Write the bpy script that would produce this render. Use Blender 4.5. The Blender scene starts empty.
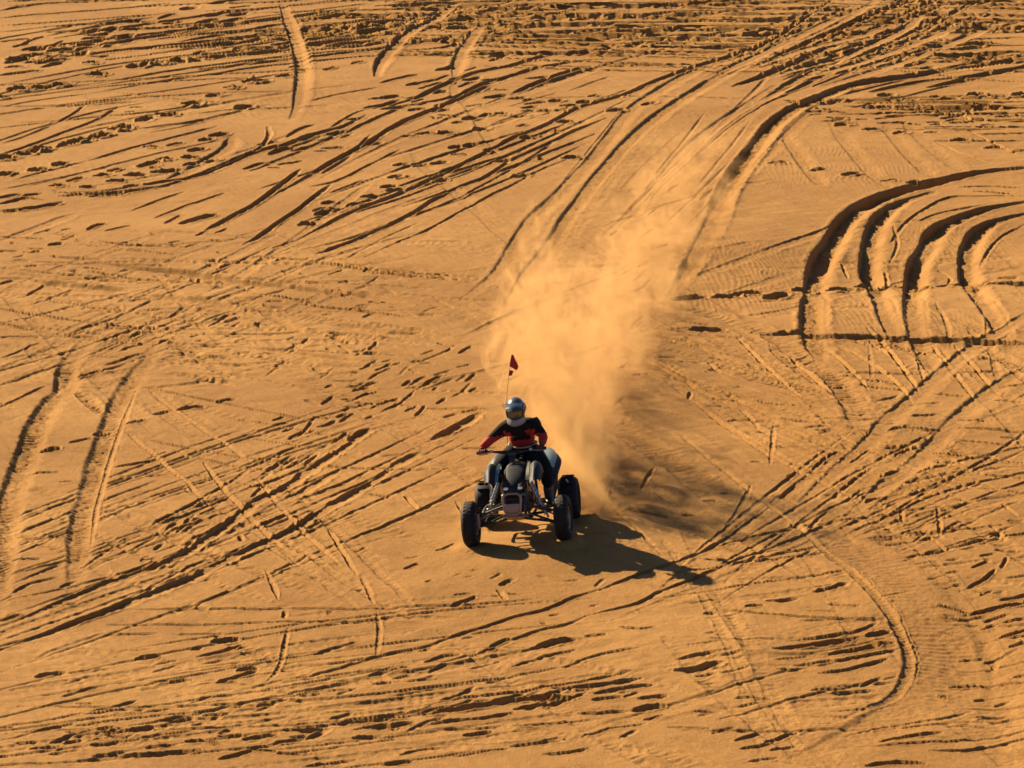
import bpy, bmesh, math, random
import numpy as np
from mathutils import Vector, Matrix, Euler

rad = math.radians
PI = math.pi
scene = bpy.context.scene
COL = scene.collection
rng = np.random.default_rng(7)
random.seed(7)

# ------------------------------------------------------------------ camera
CAM_H, FPX, PITCH = 12.65, 4100.0, rad(14.0)
cam = bpy.data.cameras.new('camera')
cam.sensor_width = 36.0
cam.lens = 36.0 * FPX / 1024.0
cam.clip_start, cam.clip_end = 0.5, 20000.0
cam_ob = bpy.data.objects.new('camera', cam)
COL.objects.link(cam_ob)
cam_ob.location = (0, 0, CAM_H)
cam_ob.rotation_euler = (rad(90) - PITCH, 0, 0)
scene.camera = cam_ob


def ground_y(py):
    return CAM_H / math.tan(PITCH + math.atan((py - 384.0) / FPX))


def scale_at(py):
    """pixels per metre across, on the ground at that row of the survey photo"""
    g = PITCH + math.atan((py - 384.0) / FPX)
    return FPX * math.sin(g) / CAM_H


def at(px, py):
    """survey point of the photo -> metres on the sand"""
    dy = (py - 384.0) / FPX
    dx = (px - 512.0) / FPX
    fy = math.cos(PITCH) - dy * math.sin(PITCH)
    fz = -math.sin(PITCH) - dy * math.cos(PITCH)
    k = CAM_H / -fz
    return (dx * k, fy * k)


# ------------------------------------------------------------------ light
SUN_TRAVEL = Vector((1.31, -1.17, -0.98)).normalized()
sun_elev = math.asin(-SUN_TRAVEL.z)
sun = bpy.data.lights.new('sun', 'SUN')
sun.energy = 5.0
sun.angle = rad(0.5)
sun.color = (1.0, 0.775, 0.47)
sun_ob = bpy.data.objects.new('sun', sun)
COL.objects.link(sun_ob)
sun_ob.location = (-30, 80, 40)
sun_ob.rotation_euler = SUN_TRAVEL.to_track_quat('-Z', 'Y').to_euler()
world = bpy.data.worlds.new('World')
scene.world = world
world.use_nodes = True
wn = world.node_tree
sky = wn.nodes.new('ShaderNodeTexSky')
sky.sky_type = 'NISHITA'
sky.sun_disc = False
sky.sun_elevation = sun_elev
sky.sun_rotation = math.atan2(-SUN_TRAVEL.x, -SUN_TRAVEL.y)
sky.dust_density = 1.0
sky.air_density = 0.6
sky.altitude = 1200
bg = wn.nodes['Background']
bg.inputs[1].default_value = 0.05
wn.links.new(sky.outputs[0], bg.inputs[0])

scene.view_settings.view_transform = 'Standard'
scene.view_settings.look = 'None'
scene.view_settings.exposure = 1.60
scene.view_settings.gamma = 1.0
scene.view_settings.use_curve_mapping = False
scene.render.engine = 'CYCLES'
cy = scene.cycles
cy.use_denoising = True
cy.volume_bounces = 1
cy.max_bounces = 6
cy.diffuse_bounces = 1
cy.volume_step_rate = 1.0
cy.volume_max_steps = 512
cy.filter_width = 1.6
cy.use_adaptive_sampling = True
cy.adaptive_threshold = 0.015


# ------------------------------------------------------------------ materials
def mat(name, color, rough=0.6, metal=0.0, spec=0.5, coat=0.0, dust=0.0, var=0.0, vscale=20.0):
    m = bpy.data.materials.new(name)
    m.use_nodes = True
    nt = m.node_tree
    b = nt.nodes['Principled BSDF']
    b.inputs['Base Color'].default_value = (*color, 1)
    b.inputs['Roughness'].default_value = rough
    b.inputs['Metallic'].default_value = metal
    b.inputs['Specular IOR Level'].default_value = spec
    b.inputs['Coat Weight'].default_value = coat
    if dust or var:
        tc = nt.nodes.new('ShaderNodeTexCoord')
        n = nt.nodes.new('ShaderNodeTexNoise')
        n.inputs['Scale'].default_value = vscale
        n.inputs['Detail'].default_value = 4
        nt.links.new(tc.outputs['Object'], n.inputs['Vector'])
        mr = nt.nodes.new('ShaderNodeMapRange')
        mr.inputs[1].default_value = 0.42
        mr.inputs[2].default_value = 0.72
        mr.inputs[3].default_value = 0.0
        mr.inputs[4].default_value = dust if dust else var
        nt.links.new(n.outputs[0], mr.inputs[0])
        mx = nt.nodes.new('ShaderNodeMix')
        mx.data_type = 'RGBA'
        mx.inputs[6].default_value = (*color, 1)
        mx.inputs[7].default_value = (0.42, 0.25, 0.11, 1) if dust else (*[c * 0.45 for c in color], 1)
        nt.links.new(mr.outputs[0], mx.inputs[0])
        nt.links.new(mx.outputs[2], b.inputs['Base Color'])
    return m


M = dict(
    rubber=mat('rubber', (0.006, 0.006, 0.007), 0.75, spec=0.25, dust=0.02),
    black=mat('black_plastic', (0.008, 0.009, 0.012), 0.45, spec=0.3, dust=0.03),
    blue=mat('dark_blue_plastic', (0.006, 0.011, 0.022), 0.58, coat=0.0, spec=0.15, dust=0.06),
    silver=mat('pale_blue_plastic', (0.062, 0.115, 0.155), 0.42, coat=0.0, var=0.3, vscale=6),
    metal=mat('steel', (0.28, 0.27, 0.26), 0.3, metal=1.0, var=0.5),
    dark=mat('dark_metal', (0.018, 0.018, 0.02), 0.5, metal=0.3, dust=0.06),
    alu=mat('dusty_aluminium', (0.20, 0.16, 0.14), 0.45, metal=0.5, dust=0.2),
    lamp=mat('headlight_glass', (0.75, 0.75, 0.72), 0.08, spec=0.8),
    seat=mat('seat_vinyl', (0.015, 0.015, 0.017), 0.5, dust=0.05),
    red=mat('red_jersey', (0.34, 0.012, 0.010), 0.85, var=0.6, vscale=9),
    jblack=mat('black_jersey', (0.012, 0.008, 0.008), 0.9, spec=0.15, var=0.4),
    pants=mat('dark_trousers', (0.006, 0.009, 0.010), 0.9, spec=0.15, var=0.4),
    boot=mat('boot_leather', (0.008, 0.008, 0.009), 0.5, dust=0.1),
    glove=mat('glove_fabric', (0.10, 0.012, 0.012), 0.8, var=0.4),
    skin=mat('skin', (0.50, 0.29, 0.20), 0.55),
    helmet=mat('helmet_paint', (0.045, 0.062, 0.09), 0.3, coat=0.2),
    chin=mat('helmet_white', (0.17, 0.175, 0.185), 0.4),
    helmet2=mat('helmet_dark', (0.03, 0.045, 0.06), 0.25, coat=0.4),
    visor=mat('goggle_lens', (0.11, 0.075, 0.03), 0.08, spec=0.8),
    strap=mat('goggle_strap', (0.05, 0.05, 0.055), 0.8),
    flag=mat('flag_cloth', (0.30, 0.016, 0.012), 0.9),
    whip=mat('whip_rod', (0.55, 0.40, 0.22), 0.5),
    belt=mat('belt_web', (0.35, 0.25, 0.16), 0.7),
)


# ------------------------------------------------------------------ mesh helpers
def new_obj(name, me, material, parent=None, smooth=True):
    o = bpy.data.objects.new(name, me)
    COL.objects.link(o)
    if material is not None:
        me.materials.append(material)
    if parent is not None:
        o.parent = parent
    if smooth:
        me.polygons.foreach_set('use_smooth', [True] * len(me.polygons))
    return o


def build(name, bm, material, parent=None, smooth=True, sharp=40):
    bmesh.ops.recalc_face_normals(bm, faces=bm.faces[:])
    me = bpy.data.meshes.new(name)
    bm.to_mesh(me)
    bm.free()
    o = new_obj(name, me, material, parent, smooth)
    if smooth:
        me.set_sharp_from_angle(angle=rad(sharp))
    return o


def tag(o, label=None, category=None, group=None, kind=None):
    for k, v in (('label', label), ('category', category), ('group', group), ('kind', kind)):
        if v:
            o[k] = v
    return o


def empty(name, matrix):
    o = bpy.data.objects.new(name, None)
    COL.objects.link(o)
    o.empty_display_size = 0.2
    o.matrix_world = matrix
    return o


def frame_for(d):
    d = d.normalized()
    a = Vector((0, 0, 1)) if abs(d.z) < 0.9 else Vector((1, 0, 0))
    u = d.cross(a).normalized()
    return u, d.cross(u).normalized()


def spline(pts, n):
    """Catmull-Rom through the points, n spans per leg"""
    P = [Vector(p) for p in pts]
    if len(P) < 3:
        return [P[0].lerp(P[-1], i / n) for i in range(n + 1)]
    out = []
    for i in range(len(P) - 1):
        p0 = P[i - 1] if i else P[0] * 2 - P[1]
        p1, p2 = P[i], P[i + 1]
        p3 = P[i + 2] if i + 2 < len(P) else P[-1] * 2 - P[-2]
        for k in range(n):
            t = k / n
            out.append(0.5 * ((2 * p1) + (p2 - p0) * t + (2 * p0 - 5 * p1 + 4 * p2 - p3) * t * t
                              + (3 * p1 - p0 - 3 * p2 + p3) * t * t * t))
    out.append(P[-1])
    return out


def add_tube(bm, pts, r, seg=10, n=1, cap=True):
    P = spline(pts, n) if n > 1 else [Vector(p) for p in pts]
    rs = r if isinstance(r, (list, tuple)) else [r] * len(P)
    if len(rs) != len(P):
        rs = list(np.interp(np.linspace(0, 1, len(P)), np.linspace(0, 1, len(rs)), rs))
    rings = []
    u = None
    for i, p in enumerate(P):
        d = (P[min(i + 1, len(P) - 1)] - P[max(i - 1, 0)])
        if d.length < 1e-9:
            d = Vector((0, 0, 1))
        d.normalize()
        if u is None:
            u, v = frame_for(d)
        else:
            u = (u - d * u.dot(d)).normalized()
            v = d.cross(u)
        rings.append([bm.verts.new(p + (u * math.cos(2 * PI * k / seg) + v * math.sin(2 * PI * k / seg)) * rs[i])
                      for k in range(seg)])
    for a, b in zip(rings, rings[1:]):
        for k in range(seg):
            bm.faces.new((a[k], a[(k + 1) % seg], b[(k + 1) % seg], b[k]))
    if cap:
        bm.faces.new(rings[0][::-1])
        bm.faces.new(rings[-1])


def add_loft(bm, secs, seg=20, axis='x'):
    """secs: (station, centre_a, centre_b, half_a, half_b, exponent); superellipse sections"""
    rings = []
    for (s, ca, cb, ha, hb, e) in secs:
        ring = []
        for k in range(seg):
            t = 2 * PI * k / seg
            c, sn = math.cos(t), math.sin(t)
            a = ca + ha * math.copysign(abs(c) ** (2 / e), c)
            b = cb + hb * math.copysign(abs(sn) ** (2 / e), sn)
            ring.append(bm.verts.new((s, a, b) if axis == 'x' else ((a, s, b) if axis == 'y' else (a, b, s))))
        rings.append(ring)
    for a, b in zip(rings, rings[1:]):
        for k in range(seg):
            bm.faces.new((a[k], a[(k + 1) % seg], b[(k + 1) % seg], b[k]))
    bm.faces.new(rings[0][::-1])
    bm.faces.new(rings[-1])


def add_box(bm, c, s, bev=0.0, mtx=None):
    r = bmesh.ops.create_cube(bm, size=1.0)
    for v in r['verts']:
        v.co = Vector((v.co.x * s[0], v.co.y * s[1], v.co.z * s[2]))
    if bev:
        es = list({e for v in r['verts'] for e in v.link_edges})
        g = bmesh.ops.bevel(bm, geom=es, offset=bev, segments=2, affect='EDGES', profile=0.6)
        vs = list({v for f in g['faces'] for v in f.verts} | {v for v in r['verts'] if v.is_valid})
    else:
        vs = r['verts']
    for v in vs:
        v.co = (mtx @ v.co if mtx else v.co) + Vector(c)


def add_panel(bm, rows, th, n=4):
    """thick skin through a grid of points (list of rows), smoothed along both directions"""
    R = [spline(r, n) for r in rows]
    cols = list(zip(*R))
    G = [spline(c, n) for c in cols]          # G[j][i]
    nj, ni = len(G), len(G[0])
    vs = [[bm.verts.new(G[j][i]) for i in range(ni)] for j in range(nj)]
    fs = []
    for j in range(nj - 1):
        for i in range(ni - 1):
            fs.append(bm.faces.new((vs[j][i], vs[j + 1][i], vs[j + 1][i + 1], vs[j][i + 1])))
    bmesh.ops.recalc_face_normals(bm, faces=fs)
    bmesh.ops.solidify(bm, geom=fs, thickness=th)


def add_lathe_y(bm, prof, c, seg=40, closed=True):
    """profile (radius, y) revolved about the y axis through c"""
    rings = []
    for k in range(seg):
        t = 2 * PI * k / seg
        rings.append([bm.verts.new((c[0] + r * math.cos(t), c[1] + y, c[2] + r * math.sin(t))) for r, y in prof])
    n = len(prof)
    for k in range(seg):
        a, b = rings[k], rings[(k + 1) % seg]
        for i in range(n if closed else n - 1):
            bm.faces.new((a[i], a[(i + 1) % n], b[(i + 1) % n], b[i]))


def skin_mesh(chains, sub=2):
    """chains: list of chains of (point, radius[, radius2]); points that coincide are welded. One grown surface."""
    verts, radii, edges, index = [], [], [], {}
    for ch in chains:
        prev = None
        for it in ch:
            p, r = it[0], it[1]
            key = tuple(round(c, 4) for c in p)
            if key not in index:
                index[key] = len(verts)
                verts.append(p)
                radii.append((r, it[2] if len(it) > 2 else r))
            i = index[key]
            if prev is not None and prev != i:
                edges.append((prev, i))
            prev = i
    me = bpy.data.meshes.new('grow')
    me.from_pydata(verts, edges, [])
    o = bpy.data.objects.new('grow', me)
    COL.objects.link(o)
    md = o.modifiers.new('skin', 'SKIN')
    md.use_smooth_shade = True
    for i, sv in enumerate(me.skin_vertices[0].data):
        sv.radius = radii[i]
        sv.use_root = (i == 0)
    sb = o.modifiers.new('sub', 'SUBSURF')
    sb.levels = sub
    sb.render_levels = sub
    dg = bpy.context.evaluated_depsgraph_get()
    dg.update()
    out = bpy.data.meshes.new_from_object(o.evaluated_get(dg))
    bpy.data.objects.remove(o)
    bpy.data.meshes.remove(me)
    out.materials.clear()
    return out
# ------------------------------------------------------------------ pose of the quad bike (survey fit), needed for the sand under it
ATV_LOC = Vector((0.1393, 43.853, 0.0066))
ATV_M = Matrix.Translation(ATV_LOC) @ Euler((0.09874, -0.09282, -1.66908), 'XYZ').to_matrix().to_4x4()

# ------------------------------------------------------------------ sand: one sheet, fine where the tracks are, coarse out to the horizon
py = np.concatenate([np.arange(-110, 250, 0.40), np.arange(250, 880.1, 0.56)])
Yd = np.sort(CAM_H / np.tan(PITCH + np.arctan((py - 384.0) / FPX)))
Yfar = [Yd[-1]]
st = Yd[-1] - Yd[-2]
while Yfar[-1] < 9000:
    st *= 1.12
    Yfar.append(Yfar[-1] + st)
Ynear = [Yd[0]]
st = Yd[1] - Yd[0]
while Ynear[-1] > -600:
    st *= 1.2
    Ynear.append(Ynear[-1] - st)
ROWS = np.concatenate([np.array(Ynear[1:])[::-1], Yd, np.array(Yfar[1:])])
dt = 0.80 / FPX
td = np.arange(-680 / FPX, 680 / FPX + dt, dt)
to = [td[-1]]
st = dt
while to[-1] < 60:
    st *= 1.25
    to.append(to[-1] + st)
COLS = np.concatenate([-np.array(to[1:])[::-1], td, np.array(to[1:])])
YK = np.maximum(ROWS, 25.0)
GX = (YK[:, None] * COLS[None, :]).astype(np.float32)
GY = np.broadcast_to(ROWS[:, None].astype(np.float32), GX.shape).copy()
NR, NC = GX.shape


def lattice(x, y, seed):
    """smooth value noise in -1..1"""
    tab = np.random.default_rng(seed).random((256, 256)).astype(np.float32) * 2 - 1
    xi, yi = np.floor(x).astype(np.int32), np.floor(y).astype(np.int32)
    fx, fy = x - xi, y - yi
    fx = fx * fx * (3 - 2 * fx)
    fy = fy * fy * (3 - 2 * fy)
    x0, x1, y0, y1 = xi & 255, (xi + 1) & 255, yi & 255, (yi + 1) & 255
    a = tab[x0, y0] * (1 - fx) + tab[x1, y0] * fx
    b_ = tab[x0, y1] * (1 - fx) + tab[x1, y1] * fx
    return (a * (1 - fy) + b_ * fy).astype(np.float32)


def fbm(x, y, size, octaves, seed, gain=0.5):
    out = np.zeros(x.shape, np.float32)
    amp, tot = 1.0, 0.0
    for k in range(octaves):
        f = 2.03 ** k / size
        out += amp * lattice(x * f + 13.7 * k, y * f - 7.1 * k, seed + k)
        tot += amp
        amp *= gain
    return out / tot


i0, i1 = np.searchsorted(ROWS, Yd[0]), np.searchsorted(ROWS, Yd[-1]) + 1
j0, j1 = np.searchsorted(COLS, td[0]), np.searchsorted(COLS, td[-1]) + 1
X = GX[i0:i1, j0:j1]
Y = GY[i0:i1, j0:j1]
nr, nc = X.shape
rows_d, cols_d = ROWS[i0:i1], COLS[j0:j1]
N_mid = fbm(X, Y, 0.30, 2, 50)
N_fine = fbm(X, Y, 0.085, 2, 60)
N_big = fbm(X, Y, 2.2, 3, 70)
N_run = fbm(X, Y, 0.9, 2, 80)
Hd = np.zeros((nr, nc), np.float32)
FRESH = np.zeros((nr, nc), np.float32)
D2 = np.full((nr, nc), 1e9, np.float32)
SS = np.zeros((nr, nc), np.float32)
TT = np.zeros((nr, nc), np.float32)
LF = np.zeros((nr, nc), np.float32)


KG = 1.25


def sm(x):
    x = np.clip(x, 0, 1)
    return x * x * (3 - 2 * x)


def rut(pts, t=3.0, lug=0.0, lp_=0.11, wide=None, berm=0.20, er=0.75, dmax=0.26, soft=0.0, depth=None, k=1.0, side=0.0, nz_=1.0):
    """pts: survey points of the dark edge of a track; t: width of its shadow in the survey (px), from which its depth follows"""
    q_ = [tuple(p) if len(p) > 2 else (p[0], p[1], t) for p in pts]
    W = [Vector((*at(a, b_), c)) for a, b_, c in q_]
    L0 = sum((W[i + 1].xy - W[i].xy).length for i in range(len(W) - 1))
    n = max(2, int(math.ceil(L0 / max(1, len(W) - 1) / 0.22)))
    P = spline(W, n) if len(W) > 2 else [W[0].lerp(W[-1], i / n) for i in range(n + 1)]
    A = np.array([(p.x, p.y, max(0.3, p.z)) for p in P])
    seg = np.diff(A[:, :2], axis=0)
    sl = np.hypot(seg[:, 0], seg[:, 1]) + 1e-9
    s_at = np.concatenate([[0], np.cumsum(sl)])
    # depth and half width along it
    tan = np.gradient(A[:, :2], axis=0)
    tan /= (np.hypot(tan[:, 0], tan[:, 1]) + 1e-9)[:, None]
    g = np.arctan2(CAM_H, A[:, 1])
    S = FPX * np.sin(g) / CAM_H
    ix, iy = tan[:, 0], -tan[:, 1] * np.sin(g)
    nn = np.hypot(ix, iy)
    ix, iy = ix / nn, iy / nn
    shx, shy = 1.31, np.cos(g) + 1.17 * np.sin(g)
    cr = np.maximum(np.abs(ix * shy - iy * shx), 0.85)
    if np.array([p[1] for p in q_]).mean() < 150:
        lug = 0.0        # tread lugs are finer than the mesh out there
    farness = np.clip((330 - np.array([p[1] for p in q_]).mean()) / 300, 0, 1)
    dep = np.minimum(k * KG * (1 + 0.55 * farness) * A[:, 2] / (S * cr), dmax) if depth is None else np.full(len(A), depth)
    pg = np.abs(tan[:, 0] * -1.17 - tan[:, 1] * 1.31)
    half = np.maximum(0.80 * pg * dep, 0.035) if wide is None else np.full(len(A), wide)
    if wide is not None:
        half = np.maximum(half, 0.55 * pg * dep)
    if Ltot_short(sl) and np.abs(tan[:, 1]).mean() > 0.85 and wide is None:
        half = np.maximum(half * 0.55, 0.03)
    rowsp = (0.40 if farness > 0.27 else 0.56) / (S * np.sin(g))
    half = np.maximum(half, 1.5 * np.abs(tan[:, 0]) * rowsp)
    # the dark edge that was surveyed is the sunward wall: move the middle of the rut away from the sun
    nx, ny = -tan[:, 1], tan[:, 0]
    sgn = np.sign(nx * -1.31 + ny * 1.17 + 1e-9)
    shift = np.clip(half * 0.9 - 0.5 * pg * dep, 0, 1)
    A[:, 0] -= nx * sgn * shift
    A[:, 1] -= ny * sgn * shift
    seg = np.diff(A[:, :2], axis=0)
    sl = np.hypot(seg[:, 0], seg[:, 1]) + 1e-9
    s_at = np.concatenate([[0], np.cumsum(sl)])
    Ltot = s_at[-1]
    touched = []
    for i in range(len(seg)):
        ax, ay = A[i, 0], A[i, 1]
        reach = 2.3 * max(half[i], half[i + 1]) + 0.02
        ya, yb = min(ay, A[i + 1, 1]) - reach, max(ay, A[i + 1, 1]) + reach
        r0, r1 = np.searchsorted(rows_d, ya), np.searchsorted(rows_d, yb)
        if r1 <= r0:
            continue
        xa, xb = min(ax, A[i + 1, 0]) - reach, max(ax, A[i + 1, 0]) + reach
        y_lo, y_hi = rows_d[r0], rows_d[r1 - 1]
        c0 = np.searchsorted(cols_d, min(xa / y_lo, xa / y_hi))
        c1 = np.searchsorted(cols_d, max(xb / y_lo, xb / y_hi))
        if c1 <= c0:
            continue
        bx, by = X[r0:r1, c0:c1], Y[r0:r1, c0:c1]
        ux, uy = seg[i] / sl[i]
        px_, py_ = bx - ax, by - ay
        u = np.clip(px_ * ux + py_ * uy, 0, sl[i])
        d2 = (px_ - u * ux) ** 2 + (py_ - u * uy) ** 2
        blk = D2[r0:r1, c0:c1]
        m = (d2 < blk) & (d2 < reach * reach)
        if m.any():
            blk[m] = d2[m]
            SS[r0:r1, c0:c1][m] = (s_at[i] + u)[m]
            LF[r0:r1, c0:c1][m] = (ux * py_ - uy * px_)[m]
            rr, cc = np.nonzero(m)
            touched.append((rr + r0) * nc + cc + c0)
    if not touched:
        return
    idx = np.unique(np.concatenate(touched))
    Df, Sf, Hf, Ff = D2.ravel(), SS.ravel(), Hd.ravel(), FRESH.ravel()
    d_, s_, lf = np.sqrt(Df[idx]), Sf[idx], LF.ravel()[idx]
    Df[idx] = 1e9
    fz = (1 - 0.72 * farness) * nz_
    n1, n2 = N_mid.ravel()[idx] * fz, N_fine.ravel()[idx] * fz
    dep_, half_ = np.interp(s_, s_at, dep), np.interp(s_, s_at, half)
    tap = max(0.05, min(0.5 if Ltot < 5 else 2.6, 0.22 * Ltot))
    edge = sm((s_ + 0.02) / tap) * sm((Ltot - s_ + 0.02) / tap)
    nb = N_run.ravel()[idx]
    dep_ = dep_ * (0.3 + 0.7 * edge) * (1 + 0.34 * n1 + 0.22 * n2 + 0.42 * nb)
    ns = np.minimum(1, 0.075 / half_)
    r = d_ / half_ * (1 + (0.22 * n1 + 0.24 * n2) * ns) / (0.55 + 0.45 * edge)
    sunside = np.sign(lf) * np.interp(s_, s_at, sgn) > 0
    lo = np.where(sunside, 0.74, 0.10) - 0.30 * soft
    hi = np.where(sunside, 1.02, 1.28) + 0.25 * soft
    wall = 1 - sm((r - lo) / (hi - lo))
    if lug:
        ph = s_ / lp_ + 0.12 * np.abs(lf) / half_ + 0.35 * n1 + 0.2 * n2
        w_ = 0.5 + 0.5 * np.sin(2 * PI * ph + 1.2 * n1)
        prof = -dep_ * wall * (1 - 0.62 * lug * sm(w_ * 1.4 - 0.2) * (0.7 + 0.6 * n1))
    else:
        prof = -dep_ * wall
    bw = np.exp(-((r - np.where(sunside, 1.22, 1.5)) / 0.24) ** 2) * (1 + 0.5 * n2 + 0.5 * n1)
    if side:
        bw = bw * (1 + side * np.sign(lf))
    prof = prof + dep_ * berm * bw
    e_ = er * sm((1.25 - r) / 0.4) * np.clip(dep_ / 0.03, 0, 1)
    Hf[idx] = np.maximum(Hf[idx] * (1 - e_) + prof, -0.30 if dmax > 0.27 else -0.15)
    Ff[idx] = np.maximum(Ff[idx], np.clip(1.6 - r, 0, 1))


def Ltot_short(sl):
    return sl.sum() < 2.6


def P_(s):
    return [tuple(float(v) for v in w.split(',')) for w in s.split()]


def many(text, **kw):
    """'x,y x,y ...|t' items separated by ';' — L after the width = lugs, W = wide wheel track, S = soft edges"""
    for item in text.replace('\n', ' ').split(';'):
        item = item.strip()
        if not item:
            continue
        pts, _, o = item.partition('|')
        o = o.strip() or '2.5'
        k_ = dict(kw)
        while o and o[-1].isalpha():
            if o[-1] == 'L':
                k_.update(lug=0.75)
            if o[-1] == 'W':
                k_.update(wide=0.15, berm=min(0.12, k_.get('berm', 0.12)))
            if o[-1] == 'S':
                k_.update(soft=1.0, berm=0.15)
            o = o[:-1]
        rut(P_(pts), float(o), **k_)


def feet(text, t=3.2, ln=9.0):
    for w in P_(text):
        f = scale_at(w[1]) / 88.0
        L_ = 1.35 * ln * f * random.uniform(0.75, 1.2)
        a = random.uniform(-0.30, 0.02)
        dx, dy = 0.5 * L_ * math.cos(a), 0.5 * L_ * math.sin(a)
        rut([(w[0] - dx, w[1] - dy), (w[0] + dx, w[1] + dy)], 1.8 * t * f * random.uniform(0.8, 1.15), berm=0.3)


def churn(line, spread, n, t, ln, slope, jitter=0.12, lug=0.0):
    """scuffed strip of sand: many short scrapes about a line"""
    P = [Vector((*p, 0)) for p in P_(line)]
    cum = [0]
    for i in range(len(P) - 1):
        cum.append(cum[-1] + (P[i + 1] - P[i]).length)
    for _ in range(n):
        s = random.random() * cum[-1]
        i = max(0, min(len(P) - 2, int(np.searchsorted(cum, s)) - 1))
        p = P[i].lerp(P[i + 1], (s - cum[i]) / (cum[i + 1] - cum[i]))
        x, y = p.x + random.gauss(0, spread * 0.6), p.y + random.gauss(0, spread)
        L_ = random.uniform(*ln)
        a = slope + random.gauss(0, jitter)
        tt = random.uniform(*t)
        rut([(x - L_ / 2, y - a * L_ / 2), (x + random.uniform(-.1, .1) * L_, y + random.gauss(0, .03) * L_), (x + L_ / 2, y + a * L_ / 2)], tt, berm=0.12, lug=lug, er=0.15, nz_=0.5)


# --- broad wind-smoothed texture first
Hd += 0.0045 * N_mid + 0.0026 * N_fine
# combed, wind-drawn streaks whose direction wanders over the slope
for ang, sd, amp in ((0.0, 400, 0.0050), (0.55, 410, 0.0060), (-0.75, 420, 0.0055), (1.15, 430, 0.0030)):
    ca, sa = math.cos(ang), math.sin(ang)
    wx_ = X + 0.25 * fbm(X, Y, 1.6, 2, sd + 5)
    wy_ = Y + 0.25 * fbm(X, Y, 1.6, 2, sd + 7)
    u_, v_ = (wx_ * ca + wy_ * sa) / 9.0, -wx_ * sa + wy_ * ca
    msk = sm(0.5 + 1.6 * fbm(X, Y, 3.0, 2, sd + 3))
    Hd += amp * msk * fbm(u_, v_, 0.16, 3, sd, 0.65)
    del wx_, wy_, u_, v_, msk
rip_m = np.zeros_like(Hd)


def patch(px0, py0, rx, ry):
    x0, y0 = at(px0, py0)
    ax, ay = rx / scale_at(py0), ry / (scale_at(py0) * math.sin(PITCH + math.atan((py0 - 384) / FPX)))
    return np.exp(-(((X - x0) / ax) ** 2 + ((Y - y0) / ay) ** 2))


for a in ((745, 270, 75, 26), (730, 300, 60, 14), (840, 165, 90, 22), (880, 310, 70, 22), (960, 240, 60, 20), (930, 320, 50, 16)):
    rip_m = np.maximum(rip_m, patch(*a))
wob = fbm(X, Y, 0.8, 2, 90)
Hd += 0.0026 * rip_m * (1 + N_mid) * np.sin(2 * PI * (X * 0.98 + Y * 0.05 + 0.16 * wob) / 0.078)
Hd += 0.0016 * (1 - rip_m) * sm(0.5 + N_big) * np.sin(2 * PI * (X * 0.6 + Y * 0.25 + 0.12 * wob) / 0.10)

# --- faint old tread bands in every direction
for _ in range(150):
    x_, y_ = random.uniform(-20, 1040), random.choice((random.uniform(225, 400), random.uniform(225, 760)))
    L_ = random.uniform(60, 260)
    a_ = random.choice((random.gauss(0.10, 0.12), random.gauss(0.25, 0.2), random.gauss(-0.25, 0.15), random.gauss(0.7, 0.3)))
    cv_ = random.gauss(0, 0.12)
    rut([(x_ + L_ * i / 4, y_ + a_ * L_ * i / 4 + cv_ * L_ * (i / 4) ** 2) for i in range(5)], 1.0, wide=random.uniform(0.07, 0.15), depth=random.uniform(0.006, 0.016),
        lug=random.choice((0.0, 0.9, 0.9)), lp_=random.uniform(0.09, 0.15), er=0.7, berm=0.3)

# --- long fine passes in the directions the riders keep to
def family(n, a0, a1, b0, b1, t=(0.8, 2.2), lugp=0.45, bow=0.05):
    for _ in range(n):
        u = random.random()
        v = min(1, max(0, u + random.gauss(0, 0.22)))
        p = Vector(a0).lerp(Vector(a1), u)
        q2 = Vector(b0).lerp(Vector(b1), v)
        e0, e1 = sorted((random.uniform(0, 0.55), random.uniform(0.45, 1)))
        b_ = random.gauss(0, bow)
        d_ = q2 - p
        nrm = Vector((-d_.y, d_.x))
        pts = []
        for i in range(6):
            k_ = e0 + (e1 - e0) * i / 5
            w_ = p + d_ * k_ + nrm * (b_ * 4 * k_ * (1 - k_))
            pts.append((w_.x, w_.y))
        tt = random.uniform(*t)
        r_ = random.random()
        if r_ < lugp:
            rut(pts, tt, lug=0.9, lp_=random.uniform(0.09, 0.16), wide=random.uniform(0.05, 0.13), k=0.75, er=0.5)
        else:
            rut(pts, tt, er=0.4)
            if r_ > 0.7:      # the other wheel of the pair
                g_ = 84 * scale_at((pts[0][1] + pts[-1][1]) / 2) / 88
                dd = d_.normalized()
                rut([(x_ + g_ * abs(dd.y) * 0.9 + 4, y_ + g_ * 0.25 * abs(dd.x)) for x_, y_ in pts], tt, er=0.4)


family(26, (-110, 560), (-110, 720), (430, 375), (540, 450), bow=0.02)
family(22, (-110, 330), (-110, 470), (260, 200), (430, 280), bow=0.03)
family(26, (-110, 225), (-110, 330), (470, 265), (500, 360), bow=0.02, t=(0.5, 1.3), lugp=0.6)
family(12, (-110, 280), (60, 420), (330, 330), (460, 470), bow=0.03)
family(15, (560, 640), (760, 560), (1130, 290), (1130, 460), bow=0.03)
family(30, (-110, 690), (-110, 800), (680, 590), (700, 700), bow=0.02)
family(26, (560, 300), (700, 420), (900, 400), (1130, 560), bow=0.05)
family(14, (160, 270), (330, 170), (600, 110), (820, 0), bow=0.03)
family(9, (430, 320), (640, 300), (640, 60), (860, 60), bow=0.03, lugp=0.6, t=(0.6, 1.3))
family(16, (-110, 80), (-110, 210), (350, 40), (400, 110), bow=0.03, t=(0.8, 1.8))
family(9, (600, 480), (860, 480), (760, 780), (1130, 700), bow=0.05, lugp=0.9, t=(0.6, 1.2))
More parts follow.
